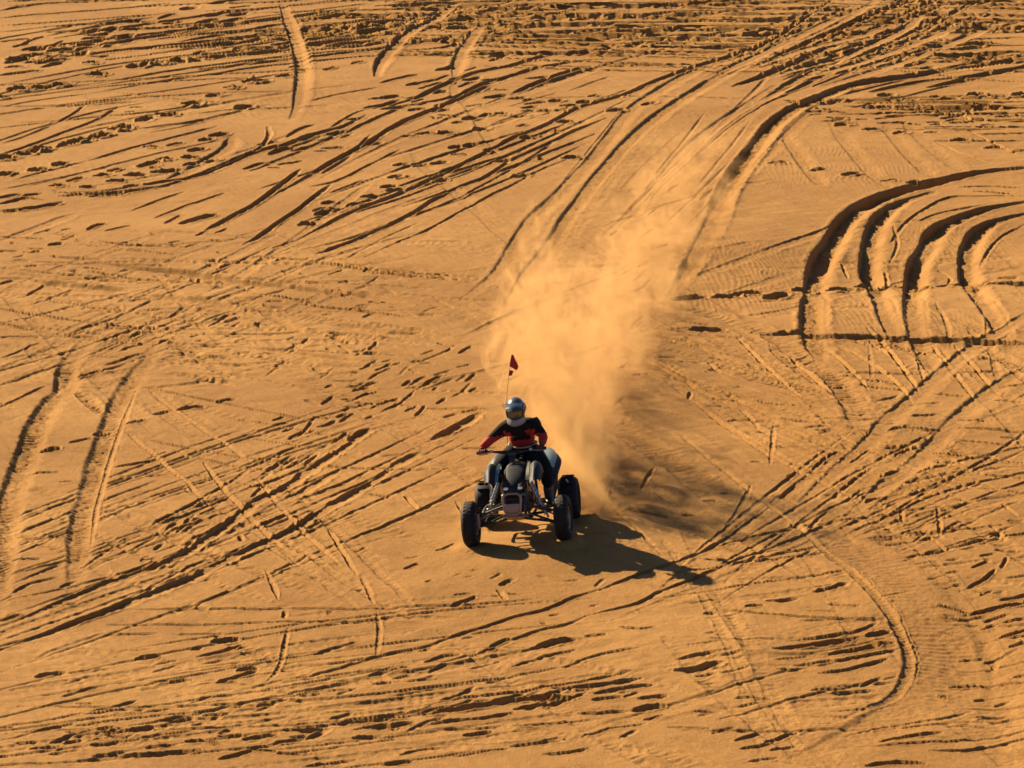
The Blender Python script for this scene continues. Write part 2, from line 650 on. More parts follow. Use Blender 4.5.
family(26, (640, 560), (640, 760), (1130, 520), (1130, 720), bow=0.04)
family(14, (700, 330), (1130, 300), (820, 420), (1130, 400), bow=0.05)
family(14, (-110, 470), (260, 420), (330, 640), (420, 620), bow=0.06, lugp=0.9)
family(26, (-110, 60), (200, 60), (330, -10), (640, 10), t=(1.4, 2.8), lugp=0.1, bow=0.01)
family(50, (330, -20), (330, 56), (1130, -20), (1130, 62), t=(2.0, 3.8), lugp=0.1, bow=0.008)
family(22, (700, 90), (760, 120), (960, -20), (1130, 40), t=(1.4, 2.8), lugp=0.3, bow=0.03)
family(14, (800, 95), (800, 125), (1130, 90), (1130, 125), t=(1.4, 2.8), lugp=0.1, bow=0.01)

# --- old, half-filled horizontal passes at the far end
for _ in range(90):
    y_ = random.uniform(-30, 44) if random.random() < 0.85 else random.uniform(44, 56)
    xa = random.uniform(190, 1010)
    L_ = random.uniform(60, 260)
    sl_ = random.gauss(-0.015, 0.022) - (0.02 if xa < 330 else 0)
    n_ = max(3, int(L_ / 40))
    rut([(xa + L_ * i / n_, y_ + sl_ * L_ * i / n_ + random.gauss(0, 0.7)) for i in range(n_ + 1)], random.choice((2.2, 2.8, 3.4, 4.4)), k=1.0)
for _ in range(40):
    y_ = random.uniform(-26, 40)
    xa = random.uniform(-10, 1010)
    L_ = random.uniform(60, 220)
    rut([(xa + L_ * i / 3, y_ - 0.045 * L_ * i / 3 + random.gauss(0, .6)) for i in range(4)], random.choice((1.6, 2.2, 3.0)))
churn('20,58 80,44 140,28 200,15 256,8', 9, 40, (1.8, 4.0), (9, 26), -0.18, 0.08)
churn('5,62 45,58 90,50', 5, 15, (2.0, 4.0), (10, 24), -0.10)
churn('256,160 320,135 380,105 440,85 512,62', 9, 40, (1.8, 3.8), (9, 34), -0.26, 0.09)
churn('250,180 330,150 400,125 470,105 540,90', 10, 22, (1.8, 3.4), (8, 22), -0.12, 0.08)
churn('800,108 860,114 930,118 1024,122', 6, 40, (1.6, 3.2), (7, 26), 0.03, 0.06)
churn('800,100 900,106 1024,108', 3, 18, (2.0, 3.6), (20, 70), 0.02, 0.03)
many('''0,12 40,5 100,2 150,1|2.5; 0,20 40,16 110,10 170,4|2; 0,27 50,24 110,19 160,15|1.5; 0,33 60,27|1; 0,43 30,40|2;
60,54 80,50 100,47|3; 110,46 130,42|3; 75,59 100,55 135,51|1.5; 0,76 25,73 43,71|2.5; 10,60 30,58|5; 38,64 58,61|4; 8,68 22,67|3;
150,41 170,38 210,34 256,30|2.5; 195,44 225,41 256,36|1.5; 95,84 125,79 160,73 200,67 256,60 296,55 331,51 371,48 401,43|2;
93,94 130,87 170,80 220,73 256,67 296,63 330,59 380,54 400,53|2; 415,53 445,51 512,49|2; 0,98 40,92 95,84|1.5; 0,108 40,101 93,94|1.5;
0,146 30,136 55,125 75,114 86,105|1.5; 0,156 35,145 65,133 95,122 118,108|2; 0,125 60,122 120,115|0.8; 110,92 170,98 240,103|0.8;
90,161 125,151 160,141 190,133 216,126|2; 12,181 60,169 90,161|1.5; 30,186 80,174 130,161 190,147 225,140|1.5; 0,190 60,178 120,165|1;
190,114 230,109 270,107 330,104|1.2; 310,100 340,93 380,86|1.4;
256,14 330,12 420,10 512,16|2.4; 300,24 380,23 470,24 560,26 640,22|2.4; 296,33 350,33 420,28 500,30|2; 380,49 430,48 480,42 560,44 640,42 760,28|2.2;
380,82 400,77 418,73|2; 395,103 420,94 445,83 470,73 490,68 512,64 545,55 590,50 640,44 690,42|2.5; 400,105 430,100 455,95 480,84 512,74 540,66 580,60 605,58|2.5;
590,66 640,65 690,64|1.5; 512,92 540,80 570,70 590,65|2.5L; 512,64 600,66|1.5; 530,97 640,95 740,97|0.9''')
many('''858,58 910,55 960,53 1024,52|3; 890,63 950,60 1024,56|2; 850,82 910,74 960,66 1024,58|3; 870,90 920,80 960,76 1024,65|2.5; 890,68 960,76 1024,81|1.5;
830,98 880,100 940,105 1024,104|3; 960,111 990,113 1024,114|3.5; 890,107 950,112 970,118|2.5; 940,95 980,96 1024,98|1; 930,40 980,38 1024,36|2; 920,22 980,20 1024,21|2; 960,31 1024,28|2''')

# --- broad single passes
many('''278,5 284,20 290,35 294,48 297,65 296,85 293,102 287,118|2.6W; 453,2 430,18 410,28 395,40 383,52 375,65 373,75|4.5W; 478,22 468,35 458,48 453,62 450,75|3W''', k=0.6)
many('''450,75 450,92 462,103 472,118 480,133 488,145 500,160|1.2W; 406,155 420,170 440,185 458,200 475,215 505,247|1.2W; 780,135 790,150 800,165 815,185|1.6W;
825,122 845,148 868,175 885,190|1.2W; 880,125 900,150 925,175|1.6W; 900,122 925,147 955,170|1.0W''', k=0.4)
many('970,130 990,140 1015,152|1.4L; 935,140 960,152 990,162|1.4L')
many('''226,138 224,146 215,153 200,162 180,173 160,181|2W; 267,127 268,137 258,149 240,157 215,168 185,180 150,189 110,192|2.4L''')
many('''75,192 110,190 160,182 200,175 230,163 256,152 285,145 310,135 340,127 365,114|3.2; 280,192 310,175 345,155 370,142 400,122 440,105 470,92 512,73|3.2L;
240,214 280,192|3L; 60,196 120,192 170,186|3; 330,128 355,112 375,107|2; 300,150 340,135 380,115 420,100|2.2; 256,170 300,152 350,128|1.8; 320,175 345,160 360,145 370,135|1.6;
310,187 340,180 370,165 400,150|1.8L; 256,190 300,176 330,166|1.3''')
many('''0,211 30,209 60,202|4; 0,204 25,198 45,200|3; 5,213 35,208 65,204|3; 56,192 100,195 150,189|4; 20,196 40,193|3; 90,197 130,195|3; 0,198 20,194|3''')
many('''273,248 301,237 341,217 363,208 400,193 430,180 460,165 490,150 512,138 545,124 580,106 620,95 660,78 700,64 760,45 800,20 830,0|2.6L;
316,254 333,248 353,241 376,231 396,222 416,211 431,201 448,193|3; 448,193 480,180 512,160 545,145 575,130 607,117|2.2;
363,258 396,243 431,228 468,207 496,192 512,185 545,168 580,155|1.6; 340,262 380,240 420,222|0.8''')

# --- the run the quad bike has just made, and its neighbours
many('''455,300 475,285 495,268 512,240 530,215 555,192 575,172 590,155 605,135 625,110 650,92 690,70 720,60 760,50|3.6LW; 500,305 520,275 545,245 560,220 575,200 590,180 605,163 620,145 640,125 660,110 690,90 730,68 768,50|4.0LW;
600,235 640,200 660,175 680,150 700,132 740,105 768,85|2.4W; 640,215 655,192 690,160 720,130 768,95|1.8W''', k=0.58)
many('''668,292,5 680,275,7 690,255,2.5 705,225,2.5 718,195,5 735,168,6.5 750,148,6 768,125,6 790,108,5 815,96,4 850,83,3 900,75,3 950,68,3 1024,60,3|5L''', wide=0.16)
many('''768,75 810,62 840,55 870,42 900,28 920,10|3.2W; 768,90 800,80 860,66 900,50 940,30 990,10|3L; 768,25 800,15 820,5|3; 770,45 800,30 830,15 850,5|3; 880,50 920,35 960,25 990,10|2.6L; 700,150 730,125 770,100 810,85|2L''', er=0.97, k=0.62)
many('''760,62 800,48 850,36 905,18|2.4W; 790,78 850,62 905,44 960,22|2.2W; 740,60 790,40 840,18 870,0|2.2W; 820,84 880,66 930,48 1000,20|2W; 700,78 750,56 800,32 850,8|2W''', er=0.97, k=0.6)
churn('575,490 590,440 605,380 630,300 660,220 700,140', 20, 30, (1.2, 2.4), (6, 16), -0.6, 0.3)

# --- footprints
feet('''0,98 42,88 56,85 97,75 135,67 153,64 175,62 92,64 200,53 218,56 242,49 195,60 192,103 215,94 234,88 253,82 260,81 285,75 243,106 358,62 330,68 300,67
168,115 143,121 122,127 101,135 97,138 83,142 67,146 63,148 40,151 26,155 5,159 145,119 120,130 75,143 60,165 36,171 5,175 218,135 152,148 175,145 190,158 147,166 165,160 115,171
152,163 118,181 75,180 58,186 88,187 103,176 135,175 170,171 190,165 205,140 196,150 132,186 160,172 212,161''', 3.4, 14)
feet('''530,99 555,100 593,95 620,95 583,101 570,105 530,110 545,110 560,110 522,125 566,121 553,131 527,137 535,137 615,109 572,158 536,160 520,176 648,102
328,203 320,210 322,213 355,205 335,209 307,224 370,197 395,190 400,165 420,165 438,163 403,178 395,177 388,187 440,180 460,155 455,147 470,145 445,133 425,133 410,136 480,128 500,113 485,114 470,117 490,150 500,161
872,128 900,131 843,123 960,139 993,146 1020,150 778,162 818,168 850,173 890,179 915,181 885,93 910,97 935,95 950,96 975,93 1000,95 1020,93''', 3.0, 13)
for i in range(18):
    rut([(107 + 4 * i, 61 - 0.5 * i), (109.2 + 4 * i, 60.6 - 0.5 * i)], 1.6)
many('677,299 690,298 702,296|3.5; 717,296 735,295|2.5; 735,293 757,291|3; 672,332 690,331 720,332|2.5; 750,333 768,333|2')

# --- the banked turn on the slope
BK = dict(wide=0.17, dmax=0.135, berm=0.05)
many('1030,165,8 1000,168,9 970,172,9 930,181,9 890,192,9 862,204,10 842,220,11 828,240,9 819,255,14 814,268,14 809,283,7 805,310,4 804,340,2.6 812,368,1.2', wide=0.19, dmax=0.155, berm=0.06)
many('806,290,4 804,300,6 803,320,5 805,340,4 812,358,2|4L', wide=0.18)
many('928,191,5 898,202,8 880,214,9 869,232,8 864,252,7 866,268,10 871,283,6 878,310,3.5 888,345,1.5|8; 1030,199,5 985,207,7 950,219,8 930,231,9 922,243,6 914,256,12 912,272,12 908,285,7 906,312,4 912,345,2.5 926,375,1.5|8;', **BK)
many('1030,211,6 990,220,7 972,232,8 963,248,7 962,262,6 966,275,9 972,288,6 988,318,3 1002,350,1.5|8', **BK)
many('873,290,3 878,310,2.5 887,335,2|2; 908,290,4 907,310,3 912,340,2.5 926,372,2.5|3L; 975,292,3 988,318,2.5 998,340,1.5|3', wide=0.14)
many('868,345 870,365 870,380|1.2L; 1020,195 985,195 950,196 925,208 905,222 890,240|2; 915,222 940,212 985,204|1.6; 893,225 897,240 890,255|2L; 938,262 950,270 945,280|2L; 935,300 945,320 950,345|1.6; 1024,223 1000,235 985,250 978,262|1.4; 885,262 888,280|3L; 842,258 848,272|2.5L;960,186 990,185 1024,187|2; 975,190 1000,192 1024,197|2.5')

# --- steps and lines across the middle right
many('''768,297 785,291|4; 795,287 813,286|4.5; 829,285 850,285|4.5; 857,281 868,280 895,278|5; 905,280 930,279|4.5; 940,279 965,279 988,276|5; 998,277 1024,279|2.5; 1000,272 1016,272|3;
764,333 800,332 838,335 873,335 913,337 968,338 1024,342|5.5; 690,331 720,332|2; 735,337 768,345 800,358|1.2; 820,372 870,372 925,373|2; 940,371 1005,370|2; 850,336 870,344 945,352|1.8L; 976,355 1020,362|2L''')
many('''831,373 870,380 906,388|3.2L; 858,341 900,345 945,352|2L; 995,400 1024,402|3L; 937,394 965,397|2.6L; 855,385 880,388 910,392|2.2L''', lp_=0.17)
many('''676,308 720,322 760,335 795,360|1.6L; 795,362 820,376 835,395 845,415 848,430|2.6L; 590,420 640,455 700,490|1.2L''', wide=0.18, lp_=0.14, k=0.9)

# --- churned middle left
churn('256,465 300,435 350,400 400,385 470,385', 16, 45, (1.5, 3.2), (6, 20), -0.5, 0.25)
churn('340,400 400,380 470,350', 12, 20, (1.6, 3.2), (10, 26), -0.3, 0.25)
churn('100,310 170,320 230,330 290,350 380,350', 16, 45, (1.2, 2.4), (5, 16), -0.15, 0.35)
churn('0,270 100,275 200,290 300,300 450,310', 16, 60, (1.0, 2.0), (5, 18), 0.05, 0.2)
churn('20,250 140,235 250,250 400,300', 10, 25, (1.2, 2.2), (5, 14), -0.15, 0.3)
churn('700,350 800,400 900,450 1010,520', 40, 35, (1.0, 2.2), (8, 30), 0.05, 0.25)
churn('640,330 700,370 760,430 800,480', 25, 30, (1.0, 2.0), (8, 26), 0.1, 0.3)
many('''0,252 18,252|4S; 30,254 38,252|4; 53,257 75,259 102,260|3.2S; 100,262 170,270 190,272 210,275 240,280 256,282 290,286 330,292 370,300 400,308|4.5SW; 45,281 70,285 100,287 135,291|4SW; 150,295 190,300 210,303 245,310|4SW; 330,322 380,330 450,345|3SW''', k=0.8)
many('''0,237 20,238 45,240|2.4L; 100,242 130,246 185,248|2.4L; 90,272 130,278 150,282|2.2L; 256,297 290,302 320,308 360,312 405,320|3L; 256,256 320,262 380,270 470,276|2.6L; 340,267 380,272 430,277 470,279|2.2L; 275,275 330,290 380,305|1.6L''', lp_=0.16)
many('''0,337 20,337 42,337|3; 75,336 90,335 102,337|3; 205,334 230,334 256,334 306,334|3; 373,333 400,333 422,333|3; 0,359 15,354 30,346 45,342|2.5; 8,384 30,374 55,366 85,356 110,346|2.5; 70,378 100,370|3; 105,365 130,357 145,354|3;
88,231 95,227 105,224|5; 105,232 130,226|2; 132,211 155,202 185,192|3L; 155,218 185,206 205,200 225,193|3L; 165,224 180,215|3; 180,224 200,218 215,214|4;
205,231 225,220 240,212 256,203 280,185 300,170|3.4L; 243,245 256,238 270,228 285,218 300,208 310,200 330,185|3.2L; 0,285 15,281|2.5; 27,296 45,287|3; 208,327 220,320 230,314|3; 152,346 165,340 173,338|4; 132,336 140,332|4;
88,279 104,278|4; 50,246 60,244|3.5; 60,385 90,375 130,362|2; 40,300 70,303 100,308|1.5; 35,325 70,331|1.5L; 120,250 150,252 180,258|1.2; 217,270 235,262|2.5; 225,322 240,318|3''')
many('''170,353 200,355 230,362|1.8L; 256,312 275,322 300,335|2.2L; 325,337 345,345|3.5L; 256,347 290,352 330,357 370,362|1.8S; 256,352 300,365 330,372|2L; 180,372 210,378 235,383|2L; 70,390 85,403 97,415|2.4L; 148,392 175,412 210,430|1L''', wide=0.10, lp_=0.12)
many('''380,412 400,402 415,390|2.5L; 370,408 395,398|2.4L; 415,416 425,405|3; 437,403 445,398|3; 420,408 470,408 490,410|1.5; 430,440 450,432 475,414|4; 365,354 375,353|4; 412,362 425,361|3; 437,344 450,348|4; 445,408 460,412 480,409|2; 316,416 330,418|3''')

# --- left wheel ruts
many('''100,310,1 90,322,2 82,336,3 70,352,5 60,366,6 57,390,8 45,400,8 35,415,9 27,430,9 20,450,9 12,470,9 5,490,8 0,505,8 -8,560,7 -14,620,5|9L; 150,335,2 146,348,4 140,360,6 130,372,7 118,390,8 110,405,8 105,420,7 98,440,8 90,460,8 82,490,7 75,510,7 70,535,6 66,565,5 62,600,3|8L''', wide=0.16, lp_=0.10, k=0.55, berm=0.0, soft=0.45)
many('''135,390 125,415 115,440 108,460 100,490 95,510 90,545|2L; 42,450 58,447|4.5; 70,442 90,438|3; 96,434 113,431|4.5; 126,424 145,420|3; 155,414 168,411|4; 178,409 202,405|5; 217,401 233,398|3.5; 12,462 30,461|4; 33,472 58,470|3; 70,442 90,438|2; 115,465 135,462 158,458|3; 110,475 145,474 170,472|1.5; 60,481 72,480|2.5;
128,434 140,445 158,458 170,470 185,480 193,490 199,496|2.2L; 148,390 165,404 185,418 205,432 225,443 240,455 250,462|1.2; 15,536 45,537 77,534|2.5; 10,560 40,558|3S; 0,407 20,398 40,388 50,385|3; 0,404 10,408|1''')

# --- twin diagonal ruts, lower left
many('''0,645 30,637 55,628 85,617 100,612 130,600 160,588 190,576 220,560 256,544 281,534 306,519 331,504 348,494 373,479 395,462|3.8; 390,466 416,453|4; 431,439 450,430 478,413|4.5;
0,625 20,618 50,605 80,592 110,580 145,568 180,553 200,540 230,520 256,499 281,487 306,469 338,449 372,428|3.8; 347,440 366,428|4; 256,513 293,494 333,470|2.6; 200,548 230,532 256,513|2''', berm=0.25, wide=0.08)
many('''10,594 30,583 60,576|2; 60,587 75,580|2.5; 45,606 75,603|2; 75,570 100,555 115,545 150,530|2L; 100,560 140,545 180,520 215,503|2L; 140,530 160,520 190,505 205,495 230,480 256,462|2.6L; 256,465 280,452 300,445|3L; 265,470 290,455|2.5; 0,620 20,614|4; 110,609 180,570 210,558|1.5; 180,575 230,553 256,540|1.4; 240,535 241,541|3; 275,470 300,460 315,450|2''')
churn('130,560 200,520 260,480 310,450', 7, 20, (1.4, 2.6), (6, 16), -0.5, 0.3)

# --- verticals and level lines, bottom left
many('''130,609 180,609 230,608 256,609 300,608 370,609 400,607 450,606 500,605|2.3; 105,624 160,624 220,624 256,622 300,622 400,622|2.3L; 105,634 155,633|2; 175,634 225,633|2; 120,650 150,649|1.2;
265,570 272,585 277,600|2L; 284,612 283,618|2.4L; 287,628 283,645 280,660 272,675 260,684|2L; 360,576 367,590 373,604|1.8; 376,613 378,630 375,655|1.6L; 328,530 338,548 345,560 356,575|2.2; 452,606 470,600 474,597|3.5; 390,613 402,610|1.5''')
many('''12,595 0,600|2; 38,676 50,674 62,672|6; 139,657 148,656 159,655|5.5; 214,641 226,639 236,638|5.5; 170,681 180,679 189,678|5; 238,670 246,668 255,667|5; 163,722 175,721 190,719|6; 0,758 6,758|4; 192,649 200,647|4;
152,671 165,667 178,663|2.4; 62,696 78,691 95,686|2.2; 90,712 115,707 137,700|2.5; 198,656 225,650 240,644|3.5; 215,682 235,676 256,670|4; 190,703 212,696 235,693|2.5; 115,718 150,712 180,706|2; 27,735 50,728 80,723|2.5; 58,740 90,732 115,728|2.5; 65,744 80,741|4; 32,750 45,749 58,748|4.5;
130,727 155,723 190,715 230,706 256,700 300,693 358,679|2.6; 104,734 115,733 127,731|4; 130,731 142,730 152,728|4.5; 205,715 228,714|3.5; 220,737 230,737 240,736|4; 148,748 170,747|4; 188,743 205,743 220,746|5; 80,762 120,757 160,755 200,751|5; 95,757 120,755|3; 220,760 240,755 256,750|4; 245,740 275,735|5;
0,727 40,722 90,712|1.2; 0,742 30,735|1.2''')
many('''281,679 326,671 368,658 396,651 428,645 451,636 481,628 512,618 545,610 575,597 600,590|2.6; 235,690 256,685 281,679|1.5; 440,662 470,655 490,650 512,640 545,630 568,625 585,617|2.6; 310,655 335,647 360,640|3; 256,700 290,692 330,684 358,679|2;
370,675 395,668 410,667|3.5; 395,677 410,674|4; 375,682 390,682|4.5; 425,662 445,655 460,654|3.5; 430,670 445,664|3.4; 490,647 505,640 512,639|3; 300,694 318,693|4; 328,689 345,688|3.2; 256,707 275,702|4; 385,697 420,691 450,685 490,680|2.2L; 290,720 330,712 365,710|2; 256,722 300,715 330,710|1.5; 520,652 545,645|1.5; 470,668 500,660|2''')
many('''270,745 310,738 330,730|4; 286,728 320,727 350,720 400,714 430,706|3; 296,731 310,731 325,729|7; 335,723 370,720 410,714|6; 375,726 392,725 412,722|5; 425,705 460,697 512,691 545,686 580,681 615,674 630,671|2.6; 425,712 460,708 490,702 512,698 545,695 560,690|6.5; 420,725 450,720 480,718 512,712|4; 440,728 480,727 500,725|4; 355,738 375,737|4.5; 465,735 490,731|4.5;
450,757 480,752 512,747|3; 400,755 425,748 445,747|3; 305,767 330,763 355,760|4.5; 385,765 410,761|5; 256,752 275,752|4; 540,700 555,698 575,698|5; 570,687 610,683 640,677|5; 595,693 620,688 655,683|4.2; 594,699 620,696|4; 640,698 665,695|4; 580,712 600,712 630,710|5; 635,710 650,706 663,705|6; 512,725 560,722 600,718|2.5; 582,736 610,728 645,723|3; 512,745 540,742 565,738|4; 545,740 560,736|3; 545,754 570,752 588,748|3.4; 620,738 635,730|3L; 515,708 550,702 575,700|4; 645,719 662,714|3;
537,648 555,642 573,640|5.5; 587,637 605,636|3.2; 622,629 640,632 656,630|2.8; 512,667 540,658 575,650|2.4L; 560,668 600,655 640,650|1.5''')
churn('260,742 360,722 460,708 560,695 640,690', 9, 30, (1.6, 3.4), (12, 40), -0.12)
churn('20,750 120,735 230,715 340,690 440,665', 9, 30, (1.2, 2.4), (10, 30), -0.2)
churn('0,705 100,690 200,668 260,655', 12, 12, (1.0, 2.0), (8, 26), -0.18)

# --- right of the bike
many('''680,440 700,455 720,470 740,485 755,495 768,505 790,522|0.9; 610,505 625,520 640,535 660,555|0.9; 750,485 742,500 733,515 725,523|2.4L; 640,490 646,480 653,470|2.5S; 705,500 715,500|3.5; 683,514 695,513|3; 722,493 730,493|3; 725,424 745,423 765,424|2.2; 690,398 688,405|3; 700,410 740,412 780,420|1; 620,505 650,512 690,520|2S; 628,553 640,550|1.5;
768,506 735,530 712,545 690,555 672,562 645,572 620,582 600,590|2.8; 840,515 800,535 768,548 740,558 712,570 690,580 660,592 640,603 615,610 585,617|2.8''')
many('''1030,306 990,330 960,350 930,375 905,400 880,422 860,445 830,470 800,495 790,505|3.0; 1030,358 990,385 960,410 930,440 905,465 870,490 840,515|3.0''', wide=0.15, er=0.95, k=0.85)
many('''888,432 905,428 930,431 945,430|3.4; 912,418 940,415|3.2; 935,452 960,456 1000,460 1030,463|4; 960,428 1000,430 1030,432|3; 810,420 845,422 880,421|2; 895,457 910,448|5; 808,528 820,515 832,508|4; 810,473 825,460 845,450|3.4; 845,500 860,490|3; 780,497 795,485|4S; 820,447 880,455|1; 866,500 880,497|4; 790,474 830,472|1.5; 850,463 862,455 870,450|3; 880,478 900,470|2.5;
773,428 771,447 769,466|2.2L; 936,510 938,520 939,534|2.4L; 920,541 930,538|3; 930,540 945,550|3.5; 921,555 935,553 950,549|4; 970,543 985,541|3.5; 990,537 1000,532|2; 1000,570 1006,558|2.2;  900,510 902,522|2.4; 958,440 1024,446|1.6; 1003,437 1024,438|3; 880,523 910,520|1.2; 975,475 1024,478|1.6;  1000,492 1024,495|1.6; 950,490 1000,492|1.2L; 960,420 985,422|2.6; 905,405 940,404|1.6; 1000,385 1024,383|2; 850,430 880,436|1.6''')
many('''895,575 915,590 935,605 960,640 980,670 985,720 975,768|2S''', wide=0.30, k=0.8)
many('''790,522 812,541 830,557 850,574 870,597 886,617 899,640 906,660 903,680 892,696 868,712 830,730 780,752|3''', wide=0.42, depth=0.032, berm=0.12, lug=0.3, lp_=0.12, er=0.98, nz_=0.6)
many('''800,530 815,545 830,558 850,575 870,598 885,615 898,640 905,660 900,680 890,695 870,705 840,718|2.4L; 790,523 800,530|2''', wide=0.07, lp_=0.09)
many('''933,607 950,609 975,614|3.5; 936,618 970,620|2.5; 944,632 970,640|2; 960,655 985,654|2.5; 950,682 970,680 992,682|4.4; 940,692 950,693|3.5; 955,665 985,665|1.6S; 975,714 1005,713|2.4; 960,722 990,725|1.4;
773,643 800,641 830,637 860,632 876,626|3; 775,651 810,647 858,638|6; 868,637 888,634|4.5; 870,645 893,645|3; 830,655 860,650 882,645|4.5; 850,650 862,650|5; 800,665 835,660|2; 795,666 820,664|2; 820,673 845,670 886,660|3.6; 812,690 850,687|3.4; 830,693 850,692 874,690|4.5; 860,686 880,678|3.6; 775,661 810,656|2; 780,670 795,671|3S;
768,602 780,602 795,600|4.4; 815,594 830,591 846,586|5.2; 747,608 755,607 762,607|4.4; 705,615 715,614|3.6; 880,601 905,595|2.2; 830,607 860,610|2; 800,622 860,620|1.6S; 805,612 840,614|1;
845,735 880,727 920,720 945,717 970,708|3L; 900,727 950,722|2.4; 880,742 910,737 940,733|4.2; 930,752 965,752 985,747 1030,737|3.6; 868,766 900,763 925,765|5; 965,615 995,609 1030,604|4.4; 1000,602 1030,595|3.6; 982,627 995,624|3; 1005,622 1030,620|3.4; 1000,636 1030,630|3.4; 1010,645 1024,642|3; 968,590 985,580 995,571|4.4; 980,597 990,592|2;
765,742 790,733 802,730|4L; 770,750 795,745|2; 735,740 760,732|3L; 740,748 775,742|2; 750,760 775,757|2;
680,660 700,657 714,655|3.6; 678,670 698,669 722,664|6.5; 697,676 715,675|3.4; 700,684 712,684|2.6S; 735,698 750,697 770,699|3.6; 740,705 757,703|3; 690,605 715,600|1; 700,622 740,615|1.2S; 670,726 710,728|1.4; 650,600 680,596|1.2L''')
churn('700,640 760,680 720,740', 30, 20, (0.9, 1.8), (8, 26), -0.08, 0.2)
churn('960,560 1000,640 1010,720', 30, 25, (1.0, 2.2), (8, 26), -0.12, 0.2)
churn('880,520 940,560 1000,520', 24, 20, (1.0, 2.4), (6, 20), -0.05, 0.4)
churn('330,590 430,600 540,600 620,560', 20, 20, (0.9, 2.0), (5, 14), -0.3, 0.3)
many('436,550 448,545 455,541|3.4; 405,569 418,563|3.6; 500,585 512,580|4; 497,590 505,600|2L; 455,596 470,594|2; 455,500 470,520|1.2; 404,497 416,507|2.2; 372,494 392,497|2; 460,449 500,449|2; 384,455 400,454|1.6; 355,553 365,548|2')

rut(P_('764,332 800,331 838,334 873,334 913,336 968,337 1030,341'), 3, wide=0.15, depth=0.10, berm=0.15, nz_=0.7)
for a in ('766,297 786,291', '796,287 814,286', '829,285 851,284', '858,281 896,278', '904,280 931,279', '939,279 988,276', '998,277 1030,279', '675,299 703,296', '716,296 736,295', '734,293 758,291', '690,332 722,331'):
    rut(P_(a), 3, wide=0.11, depth=0.095, berm=0.15, nz_=0.7)
feet('5,159 26,154 40,151 67,146 83,142 101,136 122,128 143,121 168,114 192,104 215,95 234,88 253,82 42,88 20,90 60,85 97,75 135,67 153,64 175,62 120,130 145,119', 4.2, 16)

# --- the fresh ruts the rear wheels are leaving
rut(P_('572,523 577,505 584,480 592,455'), 3, wide=0.13, depth=0.05, berm=0.6)
rut(P_('488,527 494,508 503,482 513,455'), 3, wide=0.13, depth=0.05, berm=0.6)

# --- mounds, tilts and the sand under the bike
Zm = 0.05 * fbm(GX, GY, 9.0, 3, 200) + 0.020 * fbm(GX, GY, 2.6, 3, 210)
Zm *= np.clip((GY + 60) / 60, 0, 1)
far = np.clip((GY - 95) / 400, 0, 1)
Zm += far * 6.0 * (0.6 + fbm(GX, GY, 160.0, 4, 220))
side_far = np.clip((np.abs(GX) - 20) / 200, 0, 1)
Zm += side_far * 4.0 * (0.5 + fbm(GX, GY, 90.0, 4, 230))


def mound(px0, py0, rx, ry, h):
    x0, y0 = at(px0, py0)
    ax, ay = rx / scale_at(py0), ry / (scale_at(py0) * math.sin(PITCH + math.atan((py0 - 384) / FPX)))
    return h * np.exp(-(((GX - x0) / ax) ** 2 + ((GY - y0) / ay) ** 2))


# low swells that turn the middle right a little from the sun, and heaps thrown up by the wheels
for a in ((640, 395, 90, 60, 0.10), (690, 345, 60, 22, 0.05), (655, 318, 40, 14, 0.05), (745, 250, 90, 22, 0.06), (820, 420, 80, 40, 0.05), (900, 600, 70, 30, 0.05),
          (740, 660, 40, 30, 0.05), (660, 640, 50, 20, 0.04), (420, 320, 70, 14, 0.05), (250, 300, 120, 10, 0.05), (330, 560, 60, 20, 0.03), (960, 500, 70, 30, 0.05), (420, 590, 40, 12, 0.04), (905, 265, 130, 26, -0.12), (985, 690, 40, 70, -0.07)):
    Zm += mound(*a)
m3 = ATV_M.to_3x3()
nz = m3 @ Vector((0, 0, 1))
plane = ATV_LOC.z - (nz.x * (GX - ATV_LOC.x) + nz.y * (GY - ATV_LOC.y)) / nz.z
dx_, dy_ = GX - ATV_LOC.x, GY - ATV_LOC.y
win = np.exp(-((dx_ / 1.15) ** 2 + (dy_ / 1.3) ** 2) ** 1.6)
Zm = Zm * (1 - win) + plane * win
fade = np.ones((nr, nc), np.float32)
Z = Zm.astype(np.float32)
calm = 1 - 0.55 * win[i0:i1, j0:j1]
Z[i0:i1, j0:j1] += FRESH * calm * (0.006 * fbm(X, Y, 0.06, 2, 320) + 0.006 * N_mid)
rough = 0.016 * np.abs(fbm(X, Y, 0.5, 4, 300, 0.55)) * (0.35 + 0.65 * sm(0.4 + N_big))
Z[i0:i1, j0:j1] += Hd * calm + rough
for wx, wy, sx, sy, h in ((0.64, -0.62, 0.10, 0.20, 0.035), (0.64, -0.40, 0.09, 0.20, 0.03), (0.64, 0.62, 0.10, 0.20, 0.035), (0.64, 0.40, 0.09, 0.2, 0.03), (-0.62, 0.64, 0.12, 0.28, 0.05), (-0.62, -0.64, 0.12, 0.28, 0.05),
                          (-0.98, 0.50, 0.26, 0.16, 0.06), (-0.98, -0.50, 0.26, 0.16, 0.06)):
    p = ATV_M @ Vector((wx, wy, 0))
    Z += h * np.exp(-((GX - p.x) / sx) ** 2 - ((GY - p.y) / sy) ** 2) * (1 + 0.0 * GX)
# wheels pressed a finger deep into the sand
for wx, wy, hw in ((0.635, -0.51, 0.10), (0.635, 0.51, 0.10), (-0.635, 0.47, 0.14), (-0.635, -0.47, 0.14)):
    p = ATV_M @ Vector((wx, wy, 0))
    e = np.exp(-(((GX - p.x) / (hw * 1.5)) ** 2 + ((GY - p.y) / 0.22) ** 2) ** 2)
    Z = Z * (1 - e) + (plane + 0.028) * e

